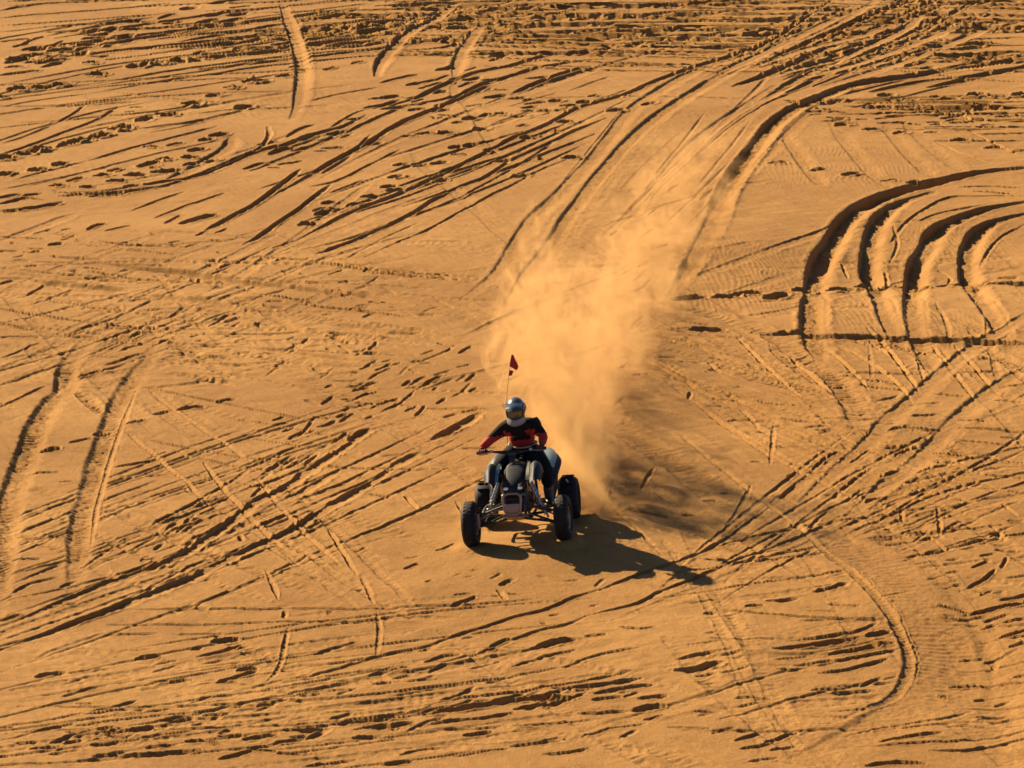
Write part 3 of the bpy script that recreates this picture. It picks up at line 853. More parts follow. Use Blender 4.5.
co = np.stack([GX, GY, Z], -1).reshape(-1, 3).astype(np.float32)
ii = np.arange(NR * NC, dtype=np.int32).reshape(NR, NC)
quads = np.stack([ii[:-1, :-1], ii[:-1, 1:], ii[1:, 1:], ii[1:, :-1]], -1).reshape(-1, 4)
me = bpy.data.meshes.new('sand_ground')
me.vertices.add(len(co))
me.vertices.foreach_set('co', co.ravel())
me.loops.add(quads.size)
me.loops.foreach_set('vertex_index', quads.ravel())
me.polygons.add(len(quads))
me.polygons.foreach_set('loop_start', np.arange(0, quads.size, 4, dtype=np.int32))
me.polygons.foreach_set('use_smooth', np.ones(len(quads), bool))
me.update(calc_edges=True)

sand = bpy.data.materials.new('sand')
sand.use_nodes = True
nt = sand.node_tree
bs = nt.nodes['Principled BSDF']
bs.inputs['Roughness'].default_value = 0.95
bs.inputs['Specular IOR Level'].default_value = 0.1
geo = nt.nodes.new('ShaderNodeNewGeometry')


def tex(scale, detail, rough=0.55):
    n = nt.nodes.new('ShaderNodeTexNoise')
    n.inputs['Scale'].default_value = scale
    n.inputs['Detail'].default_value = detail
    n.inputs['Roughness'].default_value = rough
    nt.links.new(geo.outputs['Position'], n.inputs['Vector'])
    return n


def mixc(a, b_, fac_socket, lo, hi):
    mr = nt.nodes.new('ShaderNodeMapRange')
    mr.inputs[1].default_value, mr.inputs[2].default_value = lo, hi
    nt.links.new(fac_socket, mr.inputs[0])
    mx = nt.nodes.new('ShaderNodeMix')
    mx.data_type = 'RGBA'
    for s, v in ((6, a), (7, b_)):
        if isinstance(v, tuple):
            mx.inputs[s].default_value = (*v, 1)
        else:
            nt.links.new(v, mx.inputs[s])
    nt.links.new(mr.outputs[0], mx.inputs[0])
    return mx.outputs[2]


c1 = mixc((0.205, 0.102, 0.030), (0.272, 0.144, 0.046), tex(0.35, 5).outputs[0], 0.35, 0.65)
c2 = mixc(c1, (0.178, 0.088, 0.025), tex(2.6, 6).outputs[0], 0.52, 0.80)
c3 = mixc(c2, (0.35, 0.205, 0.068), tex(38, 5, 0.75).outputs[0], 0.50, 0.78)
nt.links.new(c3, bs.inputs['Base Color'])
bp = nt.nodes.new('ShaderNodeBump')
bp.inputs['Strength'].default_value = 0.9
bp.inputs['Distance'].default_value = 0.012
nt.links.new(tex(32, 6, 0.72).outputs[0], bp.inputs['Height'])
nt.links.new(bp.outputs[0], bs.inputs['Normal'])
ground = new_obj('sand_ground', me, sand, smooth=False)
tag(ground, kind='structure')
# ------------------------------------------------------------------ the quad bike
# local axes: x forward (towards the viewer), y to the rider's left, z up
q = empty('quad_bike', ATV_M)
tag(q, 'dark blue and black sport quad bike racing across the sand with a tall flag whip', 'quad bike')


def wheel(x, y, R, hw, rear, steer=0.0):
    C0 = Vector((x, y, R))
    seg = 48
    rim_r = R * 0.46
    # tyre section
    prof = []
    for k in range(16):
        t = 2 * PI * k / 16
        c, s = math.cos(t), math.sin(t)
        rr = (R + rim_r) / 2 + (R - rim_r) / 2 * math.copysign(abs(c) ** 0.85, c)
        yy = hw * math.copysign(abs(s) ** (0.62 if rear else 0.85), s)
        prof.append((rr, yy))
    b = bmesh.new()
    add_lathe_y(b, prof, (0, 0, 0), seg)
    nl = 14 if rear else 30
    for k in range(nl):
        t = 2 * PI * k / nl
        m = Matrix.Rotation(-t, 3, 'Y')
        if rear:   # paddles
            add_box(b, m @ Vector((R + 0.002, 0, 0)), (0.030, hw * 1.25, 0.014), 0.004, m)
        else:
            for sy in (-1, 1):
                add_box(b, m @ Vector((R - 0.010, sy * hw * 0.36, 0)), (0.016, hw * 0.42, 0.026), 0.004, m)
    rm = bmesh.new()
    add_lathe_y(rm, [(rim_r * 1.04, -hw * 0.78), (rim_r * 1.04, hw * 0.78), (rim_r * 0.93, hw * 0.74),
                     (rim_r * 0.86, hw * 0.3), (rim_r * 0.3, hw * 0.22), (0.02, hw * 0.3), (0.02, -hw * 0.3),
                     (rim_r * 0.3, -hw * 0.1), (rim_r * 0.86, -hw * 0.2), (rim_r * 0.93, -hw * 0.74)], (0, 0, 0), 32)
    for k in range(4):
        t = 2 * PI * k / 4 + 0.4
        m = Matrix.Rotation(-t, 3, 'Y')
        add_box(rm, m @ Vector((rim_r * 0.4, math.copysign(hw * 0.3, y), 0)), (0.02, 0.02, 0.02), 0.004, m)
    w = build('wheel', rm, M['alu'] if not rear else M['dark'], q)
    w.location = C0
    w.rotation_euler = (0, 0, steer)
    build('tyre', b, M['rubber'], w)
    return w


ST = rad(-3)
wheel(0.635, -0.51, 0.256, 0.080, False, ST)
wheel(0.635, 0.51, 0.256, 0.080, False, ST)
wheel(-0.635, 0.47, 0.248, 0.112, True)
wheel(-0.635, -0.47, 0.248, 0.112, True)

# tubular frame, one welded piece
b = bmesh.new()
for s in (-1, 1):
    add_tube(b, [(0.62, s * 0.10, 0.30), (0.2, s * 0.15, 0.26), (-0.35, s * 0.14, 0.28), (-0.48, s * 0.13, 0.42),
                 (-0.40, s * 0.12, 0.60), (0.10, s * 0.11, 0.66), (0.42, s * 0.09, 0.72)], 0.016, 8, 5)
    add_tube(b, [(0.62, s * 0.10, 0.30), (0.60, s * 0.11, 0.50), (0.50, s * 0.10, 0.70), (0.42, s * 0.09, 0.72)], 0.016, 8, 4)
    add_tube(b, [(0.38, s * 0.12, 0.27), (0.36, s * 0.10, 0.70)], 0.014, 8)
    add_tube(b, [(-0.40, s * 0.12, 0.60), (-0.78, s * 0.12, 0.72)], 0.013, 8)
for x, z in ((0.60, 0.50), (0.62, 0.30), (0.36, 0.27), (-0.35, 0.28), (-0.40, 0.60), (0.5, 0.70)):
    add_tube(b, [(x, -0.11, z), (x, 0.11, z)], 0.013, 8)
build('frame', b, M['dark'], q)

# engine
b = bmesh.new()
add_box(b, (-0.02, 0.0, 0.36), (0.38, 0.24, 0.20), 0.04)
add_loft(b, [(0.38, 0.06, 0.0, 0.095, 0.085, 3), (0.44, 0.06, 0.0, 0.10, 0.09, 3), (0.56, 0.05, 0.0, 0.085, 0.08, 3), (0.60, 0.05, 0, 0.06, 0.06, 3)], 16, 'z')
for k in range(5):
    add_box(b, (0.06, 0, 0.445 + 0.024 * k), (0.235, 0.215, 0.008), 0.002)
add_lathe_y(b, [(0.0, 0.13), (0.09, 0.13), (0.10, 0.115), (0.10, -0.115), (0.09, -0.13), (0.0, -0.13)], (-0.06, 0, 0.36), 24, False)
build('engine', b, M['dark'], q)
b = bmesh.new()
add_tube(b, [(0.14, -0.04, 0.52), (0.25, -0.10, 0.48), (0.16, -0.19, 0.47), (-0.15, -0.20, 0.52), (-0.42, -0.17, 0.60)], 0.020, 10, 6)
add_tube(b, [(-0.42, -0.17, 0.60), (-0.46, -0.17, 0.61), (-0.80, -0.16, 0.67), (-0.84, -0.16, 0.68)], [0.03, 0.058, 0.058, 0.03], 14)
build('exhaust', b, M['metal'], q)
# radiator behind the bumper
b = bmesh.new()
add_box(b, (0.50, 0, 0.50), (0.045, 0.26, 0.22), 0.012)
for k in range(9):
    add_box(b, (0.527, 0, 0.415 + 0.021 * k), (0.010, 0.22, 0.006))
build('radiator', b, M['dark'], q)

# front bumper hoop with its number-plate like lower skid
b = bmesh.new()
hoop = []
for k in range(33):
    t = 2 * PI * k / 32
    c, s = math.cos(t), math.sin(t)
    yy = 0.096 * math.copysign(abs(c) ** 0.5, c)
    zz = 0.115 * math.copysign(abs(s) ** 0.5, s)
    hoop.append((0.775 - 0.05 * zz, -0.02 + yy * (1 + 0.9 * zz), 0.47 + zz))
add_tube(b, hoop, 0.014, 10, 1, False)
for s in (-1, 1):
    add_tube(b, [(0.78, -0.02 + s * 0.07, 0.37), (0.70, s * 0.09, 0.33), (0.60, s * 0.10, 0.31)], 0.013, 8, 4)
    add_tube(b, [(0.77, -0.02 + s * 0.09, 0.55), (0.68, s * 0.10, 0.56), (0.58, s * 0.11, 0.52)], 0.013, 8, 4)
fb = build('front_bumper', b, M['alu'], q)
b = bmesh.new()
add_panel(b, [[(0.785, -0.105, 0.47), (0.79, -0.02, 0.475), (0.785, 0.065, 0.47)],
              [(0.79, -0.095, 0.41), (0.80, -0.02, 0.41), (0.79, 0.055, 0.41)],
              [(0.76, -0.075, 0.335), (0.77, -0.02, 0.33), (0.76, 0.04, 0.335)]], 0.006, 3)
build('bumper_plate', b, M['alu'], fb)
b = bmesh.new()
add_panel(b, [[(0.74, -0.14, 0.33), (0.75, 0, 0.32), (0.74, 0.14, 0.33)], [(0.55, -0.15, 0.255), (0.55, 0, 0.25), (0.55, 0.15, 0.255)],
              [(0.2, -0.16, 0.235), (0.2, 0, 0.23), (0.2, 0.16, 0.235)]], 0.006, 3)
build('skid_plate', b, M['alu'], q)

# nose / hood: swept wedge
b = bmesh.new()
add_loft(b, [(0.30, 0, 0.765, 0.10, 0.07, 2.6), (0.40, 0, 0.755, 0.120, 0.075, 2.6), (0.52, 0, 0.72, 0.130, 0.08, 2.6),
             (0.64, 0, 0.68, 0.125, 0.075, 2.4), (0.73, 0, 0.63, 0.085, 0.05, 2.2), (0.765, 0, 0.61, 0.04, 0.02, 2)], 24)
nose = build('nose_cowl', b, M['blue'], q)
for s in (-1, 1):
    b = bmesh.new()
    add_loft(b, [(0.66, s * 0.085, 0.675, 0.040, 0.030, 2.3), (0.72, s * 0.082, 0.650, 0.044, 0.030, 2.3), (0.745, s * 0.078, 0.640, 0.034, 0.020, 2.1)], 16)
    hl = build('headlight', b, M['black'], q)
    b = bmesh.new()
    add_loft(b, [(0.742, s * 0.078, 0.640, 0.030, 0.017, 2.1), (0.752, s * 0.078, 0.637, 0.026, 0.014, 2.1), (0.757, s * 0.078, 0.636, 0.012, 0.007, 2)], 14)
    build('lens', b, M['lamp'], hl)

# tank and its pale side shrouds
b = bmesh.new()
add_loft(b, [(-0.05, 0, 0.75, 0.06, 0.05, 2.4), (0.05, 0, 0.755, 0.11, 0.07, 2.4), (0.18, 0, 0.755, 0.135, 0.08, 2.4), (0.30, 0, 0.75, 0.11, 0.065, 2.4), (0.36, 0, 0.745, 0.06, 0.04, 2.2)], 24)
tank = build('fuel_tank', b, M['black'], q)
b = bmesh.new()
add_loft(b, [(0.82, 0.17, 0.0, 0.034, 0.034, 2), (0.845, 0.17, 0.0, 0.036, 0.036, 2), (0.852, 0.17, 0, 0.028, 0.028, 2)], 16, 'z')
build('tank_cap', b, M['dark'], tank)
for s in (-1, 1):
    b = bmesh.new()
    add_panel(b, [[(0.46, s * 0.145, 0.80), (0.32, s * 0.150, 0.835), (0.12, s * 0.150, 0.82), (-0.06, s * 0.11, 0.79)],
                  [(0.48, s * 0.175, 0.76), (0.33, s * 0.195, 0.775), (0.12, s * 0.185, 0.765), (-0.06, s * 0.13, 0.75)],
                  [(0.45, s * 0.160, 0.72), (0.33, s * 0.170, 0.70), (0.14, s * 0.160, 0.70), (0.0, s * 0.12, 0.72)]], 0.007, 4)
    build('side_shroud', b, M['silver'] if s > 0 else M['black'], q)

# front fenders: raised wings over the front wheels
for s in (-1, 1):
    b = bmesh.new()
    add_panel(b, [[(0.86, s * 0.20, 0.70), (0.66, s * 0.19, 0.80), (0.44, s * 0.17, 0.84), (0.30, s * 0.17, 0.74)],
                  [(0.85, s * 0.245, 0.74), (0.66, s * 0.245, 0.86), (0.42, s * 0.24, 0.875), (0.25, s * 0.225, 0.72)],
                  [(0.80, s * 0.29, 0.73), (0.64, s * 0.305, 0.82), (0.42, s * 0.30, 0.83), (0.24, s * 0.275, 0.69)],
                  [(0.76, s * 0.305, 0.70), (0.62, s * 0.325, 0.755), (0.42, s * 0.32, 0.75), (0.25, s * 0.29, 0.64)]], 0.008, 4)
    f = build('front_fender', b, M['blue'], q)
    b = bmesh.new()
    add_panel(b, [[(0.80, s * 0.15, 0.735), (0.60, s * 0.148, 0.81), (0.40, s * 0.15, 0.86)],
                  [(0.81, s * 0.185, 0.725), (0.62, s * 0.185, 0.825), (0.40, s * 0.175, 0.87)]], 0.006, 4)
    build('fender_trim', b, M['silver'] if s < 0 else M['blue'], f)
# rear fenders: wings rising to a point; right one black, its shade put into the colour
for s in (-1, 1):
    b = bmesh.new()
    add_panel(b, [[(-0.16, s * 0.16, 0.615), (-0.40, s * 0.17, 0.695), (-0.66, s * 0.17, 0.755), (-0.90, s * 0.15, 0.785)],
                  [(-0.14, s * 0.26, 0.575), (-0.38, s * 0.29, 0.675), (-0.64, s * 0.30, 0.765), (-0.86, s * 0.26, 0.795)],
                  [(-0.13, s * 0.33, 0.485), (-0.34, s * 0.385, 0.615), (-0.60, s * 0.41, 0.695), (-0.82, s * 0.36, 0.735)],
                  [(-0.15, s * 0.345, 0.43), (-0.33, s * 0.40, 0.58), (-0.58, s * 0.425, 0.675), (-0.78, s * 0.385, 0.70)]], 0.008, 4)
    f = build('rear_fender', b, M['blue'] if s > 0 else M['black'], q)
    b = bmesh.new()
    add_panel(b, [[(-0.40, s * 0.20, 0.710), (-0.66, s * 0.20, 0.772), (-0.90, s * 0.17, 0.800)],
                  [(-0.39, s * 0.29, 0.687), (-0.64, s * 0.305, 0.777), (-0.86, s * 0.262, 0.807)],
                  [(-0.37, s * 0.355, 0.650), (-0.62, s * 0.375, 0.743), (-0.84, s * 0.325, 0.781)]], 0.006, 4)
    build('fender_top', b, M['silver'] if s > 0 else M['black'], f)  # black on the right paints in the shade of that side
    b = bmesh.new()
    add_panel(b, [[(-0.12, s * 0.345, 0.475), (-0.33, s * 0.40, 0.605)],
                  [(-0.10, s * 0.33, 0.335), (-0.34, s * 0.38, 0.435)],
                  [(-0.14, s * 0.30, 0.235), (-0.36, s * 0.34, 0.315)]], 0.008, 4)
    build('heel_guard', b, M['black'], f)
b = bmesh.new()
add_loft(b, [(-0.92, 0, 0.78, 0.07, 0.03, 2.5), (-0.86, 0, 0.77, 0.12, 0.05, 2.6), (-0.55, 0, 0.75, 0.135, 0.06, 2.6), (-0.25, 0, 0.745, 0.115, 0.06, 2.6),
             (-0.02, 0, 0.785, 0.075, 0.055, 2.5), (0.03, 0, 0.81, 0.04, 0.03, 2.2)], 24)
build('seat', b, M['seat'], q)
b = bmesh.new()
add_box(b, (-0.945, 0, 0.745), (0.03, 0.14, 0.05), 0.01)
build('tail_light', b, M['red'], q)

# suspension: upper and lower arms, coil-over shocks
for s in (-1, 1):
    for zi, zo, r in ((0.30, 0.22, 0.014), (0.45, 0.34, 0.012)):
        b = bmesh.new()
        tip = (0.635, s * 0.42, zo)
        add_tube(b, [(0.74 if zi < .4 else 0.70, s * 0.10, zi), tip], r, 8)
        add_tube(b, [(0.42, s * 0.11, zi), tip], r, 8)
        add_tube(b, [(0.60, s * 0.27, (zi + zo) / 2), (0.69, s * 0.25, (zi + zo) / 2 + 0.005)], r * 0.9, 8)
        build('suspension_arm', b, M['dark'], q)
    b = bmesh.new()
    add_box(b, (0.635, s * 0.425, 0.28), (0.05, 0.04, 0.17), 0.012)
    add_tube(b, [(0.635, s * 0.41, 0.265), (0.635, s * 0.50, 0.265)], 0.022, 10)
    add_tube(b, [(0.58, s * 0.40, 0.30), (0.50, s * 0.08, 0.42)], 0.010, 8)
    build('steering_knuckle', b, M['alu'], q)
    top, bot = Vector((0.56, s * 0.17, 0.68)), Vector((0.62, s * 0.35, 0.27))
    b = bmesh.new()
    add_tube(b, [top, top.lerp(bot, 0.45), top.lerp(bot, 0.46), bot], [0.028, 0.028, 0.014, 0.014], 12)
    add_tube(b, [top + Vector((-.03, -s * .03, 0)), top + Vector((-.05, -s * .03, -0.12))], 0.022, 10)
    sh = build('shock_absorber', b, M['metal'], q)
    b = bmesh.new()
    d = (bot - top)
    u, v = frame_for(d)
    add_tube(b, [top.lerp(bot, 0.10 + 0.8 * k / 96) + (u * math.cos(k * PI / 6) + v * math.sin(k * PI / 6)) * 0.030 for k in range(97)], 0.006, 6)
    build('spring', b, M['alu'], sh)
b = bmesh.new()
add_box(b, (-0.44, 0.0, 0.29), (0.34, 0.13, 0.07), 0.02)
add_tube(b, [(-0.635, -0.40, 0.25), (-0.635, 0.40, 0.25)], 0.024, 12)
add_lathe_y(b, [(0.0, 0.012), (0.105, 0.012), (0.105, -0.012), (0.0, -0.012)], (-0.635, 0.10, 0.25), 26, False)
build('rear_axle', b, M['dark'], q)
b = bmesh.new()
add_tube(b, [(-0.44, 0, 0.33), (-0.30, 0, 0.64)], 0.03, 12)
build('shock_absorber', b, M['metal'], q)
for s in (-1, 1):      # nerf bars with foot pegs
    b = bmesh.new()
    add_tube(b, [(0.34, s * 0.14, 0.27), (0.32, s * 0.34, 0.29), (0.22, s * 0.41, 0.30), (-0.18, s * 0.41, 0.30), (-0.26, s * 0.36, 0.30), (-0.28, s * 0.14, 0.28)], 0.016, 10, 5)
    nb = build('nerf_bar', b, M['dark'], q)
    b = bmesh.new()
    add_box(b, (0.06, s * 0.27, 0.30), (0.10, 0.22, 0.022), 0.006)
    for k in range(4):
        add_box(b, (0.06, s * (0.19 + 0.05 * k), 0.315), (0.09, 0.010, 0.012))
    build('foot_peg', b, M['dark'], nb)

# steering
b = bmesh.new()
add_tube(b, [(0.50, 0, 0.46), (0.24, -0.02, 0.93)], 0.018, 10)
add_box(b, (0.235, -0.03, 0.94), (0.06, 0.10, 0.04), 0.012)
build('steering_stem', b, M['dark'], q)
b = bmesh.new()
HB = [(0.17, -0.43, 0.965), (0.20, -0.28, 0.975), (0.235, -0.13, 0.955), (0.245, -0.04, 0.945), (0.25, 0.05, 0.948), (0.24, 0.20, 0.975), (0.22, 0.35, 0.975)]
add_tube(b, HB, 0.0125, 10, 6)
add_tube(b, [(0.215, -0.21, 0.972), (0.245, 0.13, 0.966)], 0.009, 8)
hb = build('handlebar', b, M['black'], q)
for p0, p1 in (((0.17, -0.43, 0.965), (0.195, -0.31, 0.974)), ((0.22, 0.35, 0.975), (0.236, 0.23, 0.977))):
    b = bmesh.new()
    add_tube(b, [p0, p1], 0.019, 12)
    add_tube(b, [Vector(p1) * 0.98 + Vector(p0) * 0.02, p1], 0.027, 12)
    build('grip', b, M['rubber'], hb)
    b = bmesh.new()
    e = Vector(p1) + (Vector(p1) - Vector(p0)).normalized() * 0.05
    add_box(b, e, (0.03, 0.035, 0.035), 0.006)
    add_tube(b, [e, e + Vector((0.06, 0, -0.004)), Vector(p0) * 0.8 + Vector(p1) * 0.2 + Vector((0.075, 0, -0.008))], [0.007, 0.006, 0.005], 8)
    build('brake_lever', b, M['metal'], hb)
b = bmesh.new()
add_box(b, (0.27, -0.025, 0.885), (0.04, 0.085, 0.06), 0.015, Matrix.Rotation(rad(-20), 3, 'Y'))
build('instrument_pod', b, M['black'], q)
b = bmesh.new()
add_loft(b, [(0.868, 0.365, 0.03, 0.022, 0.022, 2), (0.892, 0.37, 0.03, 0.022, 0.022, 2), (0.897, 0.37, 0.03, 0.012, 0.012, 2)], 12, 'z')
build('ignition_cap', b, M['metal'], q)

# whip with a torn two-tailed flag
b = bmesh.new()
WB = [(-0.86, -0.20, 0.78), (-0.835, -0.185, 1.05), (-0.80, -0.144, 1.469), (-0.80, -0.055, 1.90)]
add_tube(b, WB, [0.009, 0.006, 0.0045, 0.004], 8, 8)
add_tube(b, [(-0.86, -0.20, 0.74), (-0.858, -0.199, 0.84)], 0.014, 10)
wp = build('flag_whip', b, M['whip'], q)
b = bmesh.new()


def wpt(z, a, w):
    t = (z - 1.469) / (1.90 - 1.469)
    x0, y0 = -0.80, -0.144 + (0.089) * t
    return (x0 - 0.4 * a + 0.025 * math.sin(a * 38 + w), y0 + 0.72 * a, z + 0.015 * math.sin(a * 25 + w))


add_panel(b, [[wpt(1.90, 0.0, 0), wpt(1.885, 0.035, 0), wpt(1.82, 0.075, 0), wpt(1.755, 0.125, 0)],
              [wpt(1.83, 0.0, 1), wpt(1.81, 0.035, 1), wpt(1.77, 0.07, 1), wpt(1.735, 0.115, 1)],
              [wpt(1.755, 0.0, 2), wpt(1.745, 0.03, 2), wpt(1.735, 0.06, 2), wpt(1.725, 0.09, 2)]], 0.004, 4)
add_panel(b, [[wpt(1.725, 0.0, 0), wpt(1.715, 0.03, 0), wpt(1.695, 0.065, 0)],
              [wpt(1.685, 0.0, 1), wpt(1.675, 0.03, 1), wpt(1.675, 0.055, 1)],
              [wpt(1.655, 0.0, 2), wpt(1.652, 0.025, 2), wpt(1.66, 0.045, 2)]], 0.004, 4)
build('flag', b, M['flag'], wp)

# ------------------------------------------------------------------ the rider
rd = empty('person', ATV_M)
tag(rd, 'rider in red and black jersey, dark trousers and pale helmet leaning over the handlebar', 'person')
HIP = (-0.22, 0.05, 0.93)
WST = (-0.16, 0.055, 1.03)
CHS = (-0.05, 0.05, 1.145)
NCK = (0.03, 0.045, 1.25)
HD = (0.13, 0.04, 1.395)
SHR, SHL = (0.01, -0.112, 1.205), (0.0, 0.195, 1.212)
ELR, ELL = (0.09, -0.268, 1.095), (0.05, 0.312, 1.090)
WRR, WRL = (0.155, -0.375, 1.015), (0.165, 0.305, 1.015)
HJR, HJL = (-0.19, -0.05, 0.905), (-0.19, 0.14, 0.905)
KNR, KNL = (0.17, -0.20, 0.80), (0.22, 0.325, 0.745)
ANR, ANL = (0.00, -0.29, 0.42), (0.03, 0.315, 0.41)
TOR, TOL = (0.17, -0.31, 0.345), (0.20, 0.33, 0.345)


def lp(a, b_, t):
    return tuple(x + (y - x) * t for x, y in zip(a, b_))


def hand(side, g):
    """palm and five curled fingers round a grip; g = extra thickness"""
    w = WRR if side < 0 else WRL
    gp = Vector((0.188, -0.368, 0.972)) if side < 0 else Vector((0.228, 0.29, 0.977))
    ax = Vector((0.012, 0.06, 0.004)).normalized()
    chains = []
    palm = gp + Vector((-0.022, 0, 0.026))
    chains.append([(tuple(w), 0.027 + g), (tuple((Vector(w) + palm) / 2), 0.026 + g, 0.033 + g), (tuple(palm), 0.020 + g, 0.038 + g)])
    fs = []
    for i, (off, ln) in enumerate(((-0.033, 0.92), (-0.011, 1.0), (0.011, 1.02), (0.033, 0.85))):
        o = ax * off * (1 if side > 0 else -1)
        k = gp + o
        fs.append([(tuple(palm + o + Vector((0.006, 0, 0.002))), 0.0095 + g), (tuple(k + Vector((0.026 * ln, 0, 0.020))), 0.0095 + g * .6),
                   (tuple(k + Vector((0.034 * ln, 0, -0.006))), 0.0085 + g * .6), (tuple(k + Vector((0.014, 0, -0.030 * ln))), 0.0075 + g * .6)])
    io = -1 if side > 0 else 1
    tb = palm + ax * 0.030 * io
    fs.append([(tuple(tb), 0.011 + g), (tuple(gp + ax * 0.052 * io + Vector((-0.020, 0, -0.010))), 0.010 + g * .6),
               (tuple(gp + ax * 0.050 * io + Vector((0.004, 0, -0.030))), 0.0085 + g * .6)])
    return chains, fs


def join_meshes(name, meshes):
    bm = bmesh.new()
    for me in meshes:
        bm.from_mesh(me)
        bpy.data.meshes.remove(me)
    me = bpy.data.meshes.new(name)
    bm.to_mesh(me)
    bm.free()
    return me


def limb(a, b_, c, r):
    return [(a, r[0]), (lp(a, b_, .5), r[1]), (b_, r[2]), (lp(b_, c, .35), r[3]), (lp(b_, c, .75), r[4]), (c, r[5])]


# body: one continuous surface from the pelvis
chains = [[(HIP, 0.13, 0.10), (WST, 0.125, 0.095), (CHS, 0.115, 0.09), (NCK, 0.056), (lp(NCK, HD, .45), 0.058), (lp(NCK, HD, .75), 0.078, 0.088), (HD, 0.078, 0.095), (lp(NCK, HD, 1.45), 0.052, 0.062)],
          [(lp(NCK, HD, .75), 0.078, 0.088), (tuple(Vector(lp(NCK, HD, .85)) + Vector((0.095, 0, -0.022))), 0.016)]]
for SH, EL, WR in ((SHR, ELR, WRR), (SHL, ELL, WRL)):
    chains.append([(CHS, 0.115, 0.09)] + limb(SH, EL, WR, (0.036, 0.040, 0.038, 0.038, 0.033, 0.027)))
for HJ, KN, AN, TO in ((HJR, KNR, ANR, TOR), (HJL, KNL, ANL, TOL)):
    chains.append([(HIP, 0.13, 0.10)] + limb(HJ, KN, AN, (0.092, 0.08, 0.06, 0.06, 0.045, 0.038)) + [(lp(AN, TO, .5), 0.036), (TO, 0.026)])
parts = []
body = skin_mesh(chains, 2)
parts.append(body)
for s in (-1, 1):
    ch, fs = hand(s, 0.0)
    parts.append(skin_mesh(ch, 2))
    for f in fs:
        parts.append(skin_mesh([f], 2))
new_obj('body', join_meshes('body', parts), M['skin'], rd)

# clothes
jer = skin_mesh([[(lp(HIP, WST, .75), 0.150, 0.118), (WST, 0.152, 0.118), (lp(WST, CHS, .5), 0.165, 0.125), (CHS, 0.152, 0.125), (lp(CHS, NCK, .6), 0.115, 0.10), (NCK, 0.075)]]
                + [[(lp(CHS, NCK, .6), 0.125, 0.11)] + limb(SH, EL, WR, (0.088, 0.070, 0.055, 0.056, 0.048, 0.041)) for SH, EL, WR in ((SHR, ELR, WRR), (SHL, ELL, WRL))], 2)
jo = new_obj('jersey', jer, M['red'], rd)
jer.materials.append(M['jblack'])
for p in jer.polygons:       # black yoke, shoulders and chest bands on the red jersey
    c = p.center
    yy = c.y - 0.05
    upper_arm = abs(yy) > 0.17 and c.z > 1.125
    yoke = c.z > 1.165 and abs(yy) < 0.27
    band = abs(yy + 0.25 * (c.z - 1.1)) < 0.085 and c.z > 1.045 and c.x > -0.10
    if upper_arm or yoke or band:
        p.material_index = 1
tr = skin_mesh([[(lp(HIP, WST, .75), 0.150, 0.115), (HIP, 0.155, 0.118)]]
               + [[(HIP, 0.155, 0.118)] + [(HJ, 0.115), (lp(HJ, KN, .5), 0.102), (KN, 0.080), (lp(KN, AN, .35), 0.078), (lp(KN, AN, .7), 0.064)]
                  for HJ, KN, AN in ((HJR, KNR, ANR), (HJL, KNL, ANL))], 2)
new_obj('trousers', tr, M['pants'], rd)
b = bmesh.new()
bel = []
for k in range(29):
    t = 2 * PI * k / 28
    bel.append((-0.165 + 0.125 * math.cos(t), 0.052 + 0.158 * math.sin(t), 0.985 - 0.03 * math.cos(t)))
add_tube(b, bel, 0.010, 8, 1, False)
build('belt', b, M['belt'], rd)
for KN, AN, TO in ((KNR, ANR, TOR), (KNL, ANL, TOL)):
    heel = tuple(Vector(AN) + Vector((-0.045, 0, -0.06)))
    bt = skin_mesh([[(lp(KN, AN, .55), 0.070), (lp(KN, AN, .8), 0.060), (AN, 0.056), (lp(AN, TO, .55), 0.050, 0.042), (TO, 0.042, 0.030)], [(AN, 0.056), (heel, 0.042)]], 2)
    new_obj('boot', bt, M['boot'], rd)
for s in (-1, 1):
    ch, fs = hand(s, 0.004)
    new_obj('glove', join_meshes('glove', [skin_mesh(ch, 2)] + [skin_mesh([f], 2) for f in fs]), M['glove'], rd)

# off-road helmet: shell with an eye opening, chin bar, peak, goggles
HC = Vector(HD) + Vector((0.0, 0, 0.02))
tilt = Matrix.Rotation(rad(16), 3, 'Y') @ Matrix.Rotation(rad(-3), 3, 'Z')


def hpt(x, y, z):
    return tuple(HC + tilt @ Vector((x, y, z)))


bm = bmesh.new()
bmesh.ops.create_uvsphere(bm, u_segments=48, v_segments=32, radius=1.0)
kill = []
for f in bm.faces:
    c = f.calc_center_median()
    az = math.atan2(c.y, c.x)
    if (abs(az) < 0.95 and -0.50 < c.z < 0.30) or c.z < -0.86:
        kill.append(f)
bmesh.ops.delete(bm, geom=kill, context='FACES')
for v in bm.verts:
    x, y, z = v.co
    k = 1.0 + (0.12 * max(0, -x) * max(0, 0.6 - abs(z)))
    v.co = Vector(hpt(0.145 * x * k, 0.108 * y, 0.138 * z))
bmesh.ops.recalc_face_normals(bm, faces=bm.faces[:])
bmesh.ops.solidify(bm, geom=bm.faces[:], thickness=0.012)
he = build('helmet', bm, M['helmet'], rd, sharp=50)
b = bmesh.new()
rows = []
for zz, ox in ((-0.055, 0.0), (-0.095, 0.02), (-0.128, 0.005)):
    row = []
    for k in range(9):
        a = -1.25 + 2.5 * k / 8
        row.append(hpt((0.158 + ox) * math.cos(a) + 0.012 * math.cos(a) ** 4, 0.110 * math.sin(a), zz))
    rows.append(row)
add_panel(b, rows, 0.012, 2)
build('chin_bar', b, M['chin'], he)
b = bmesh.new()
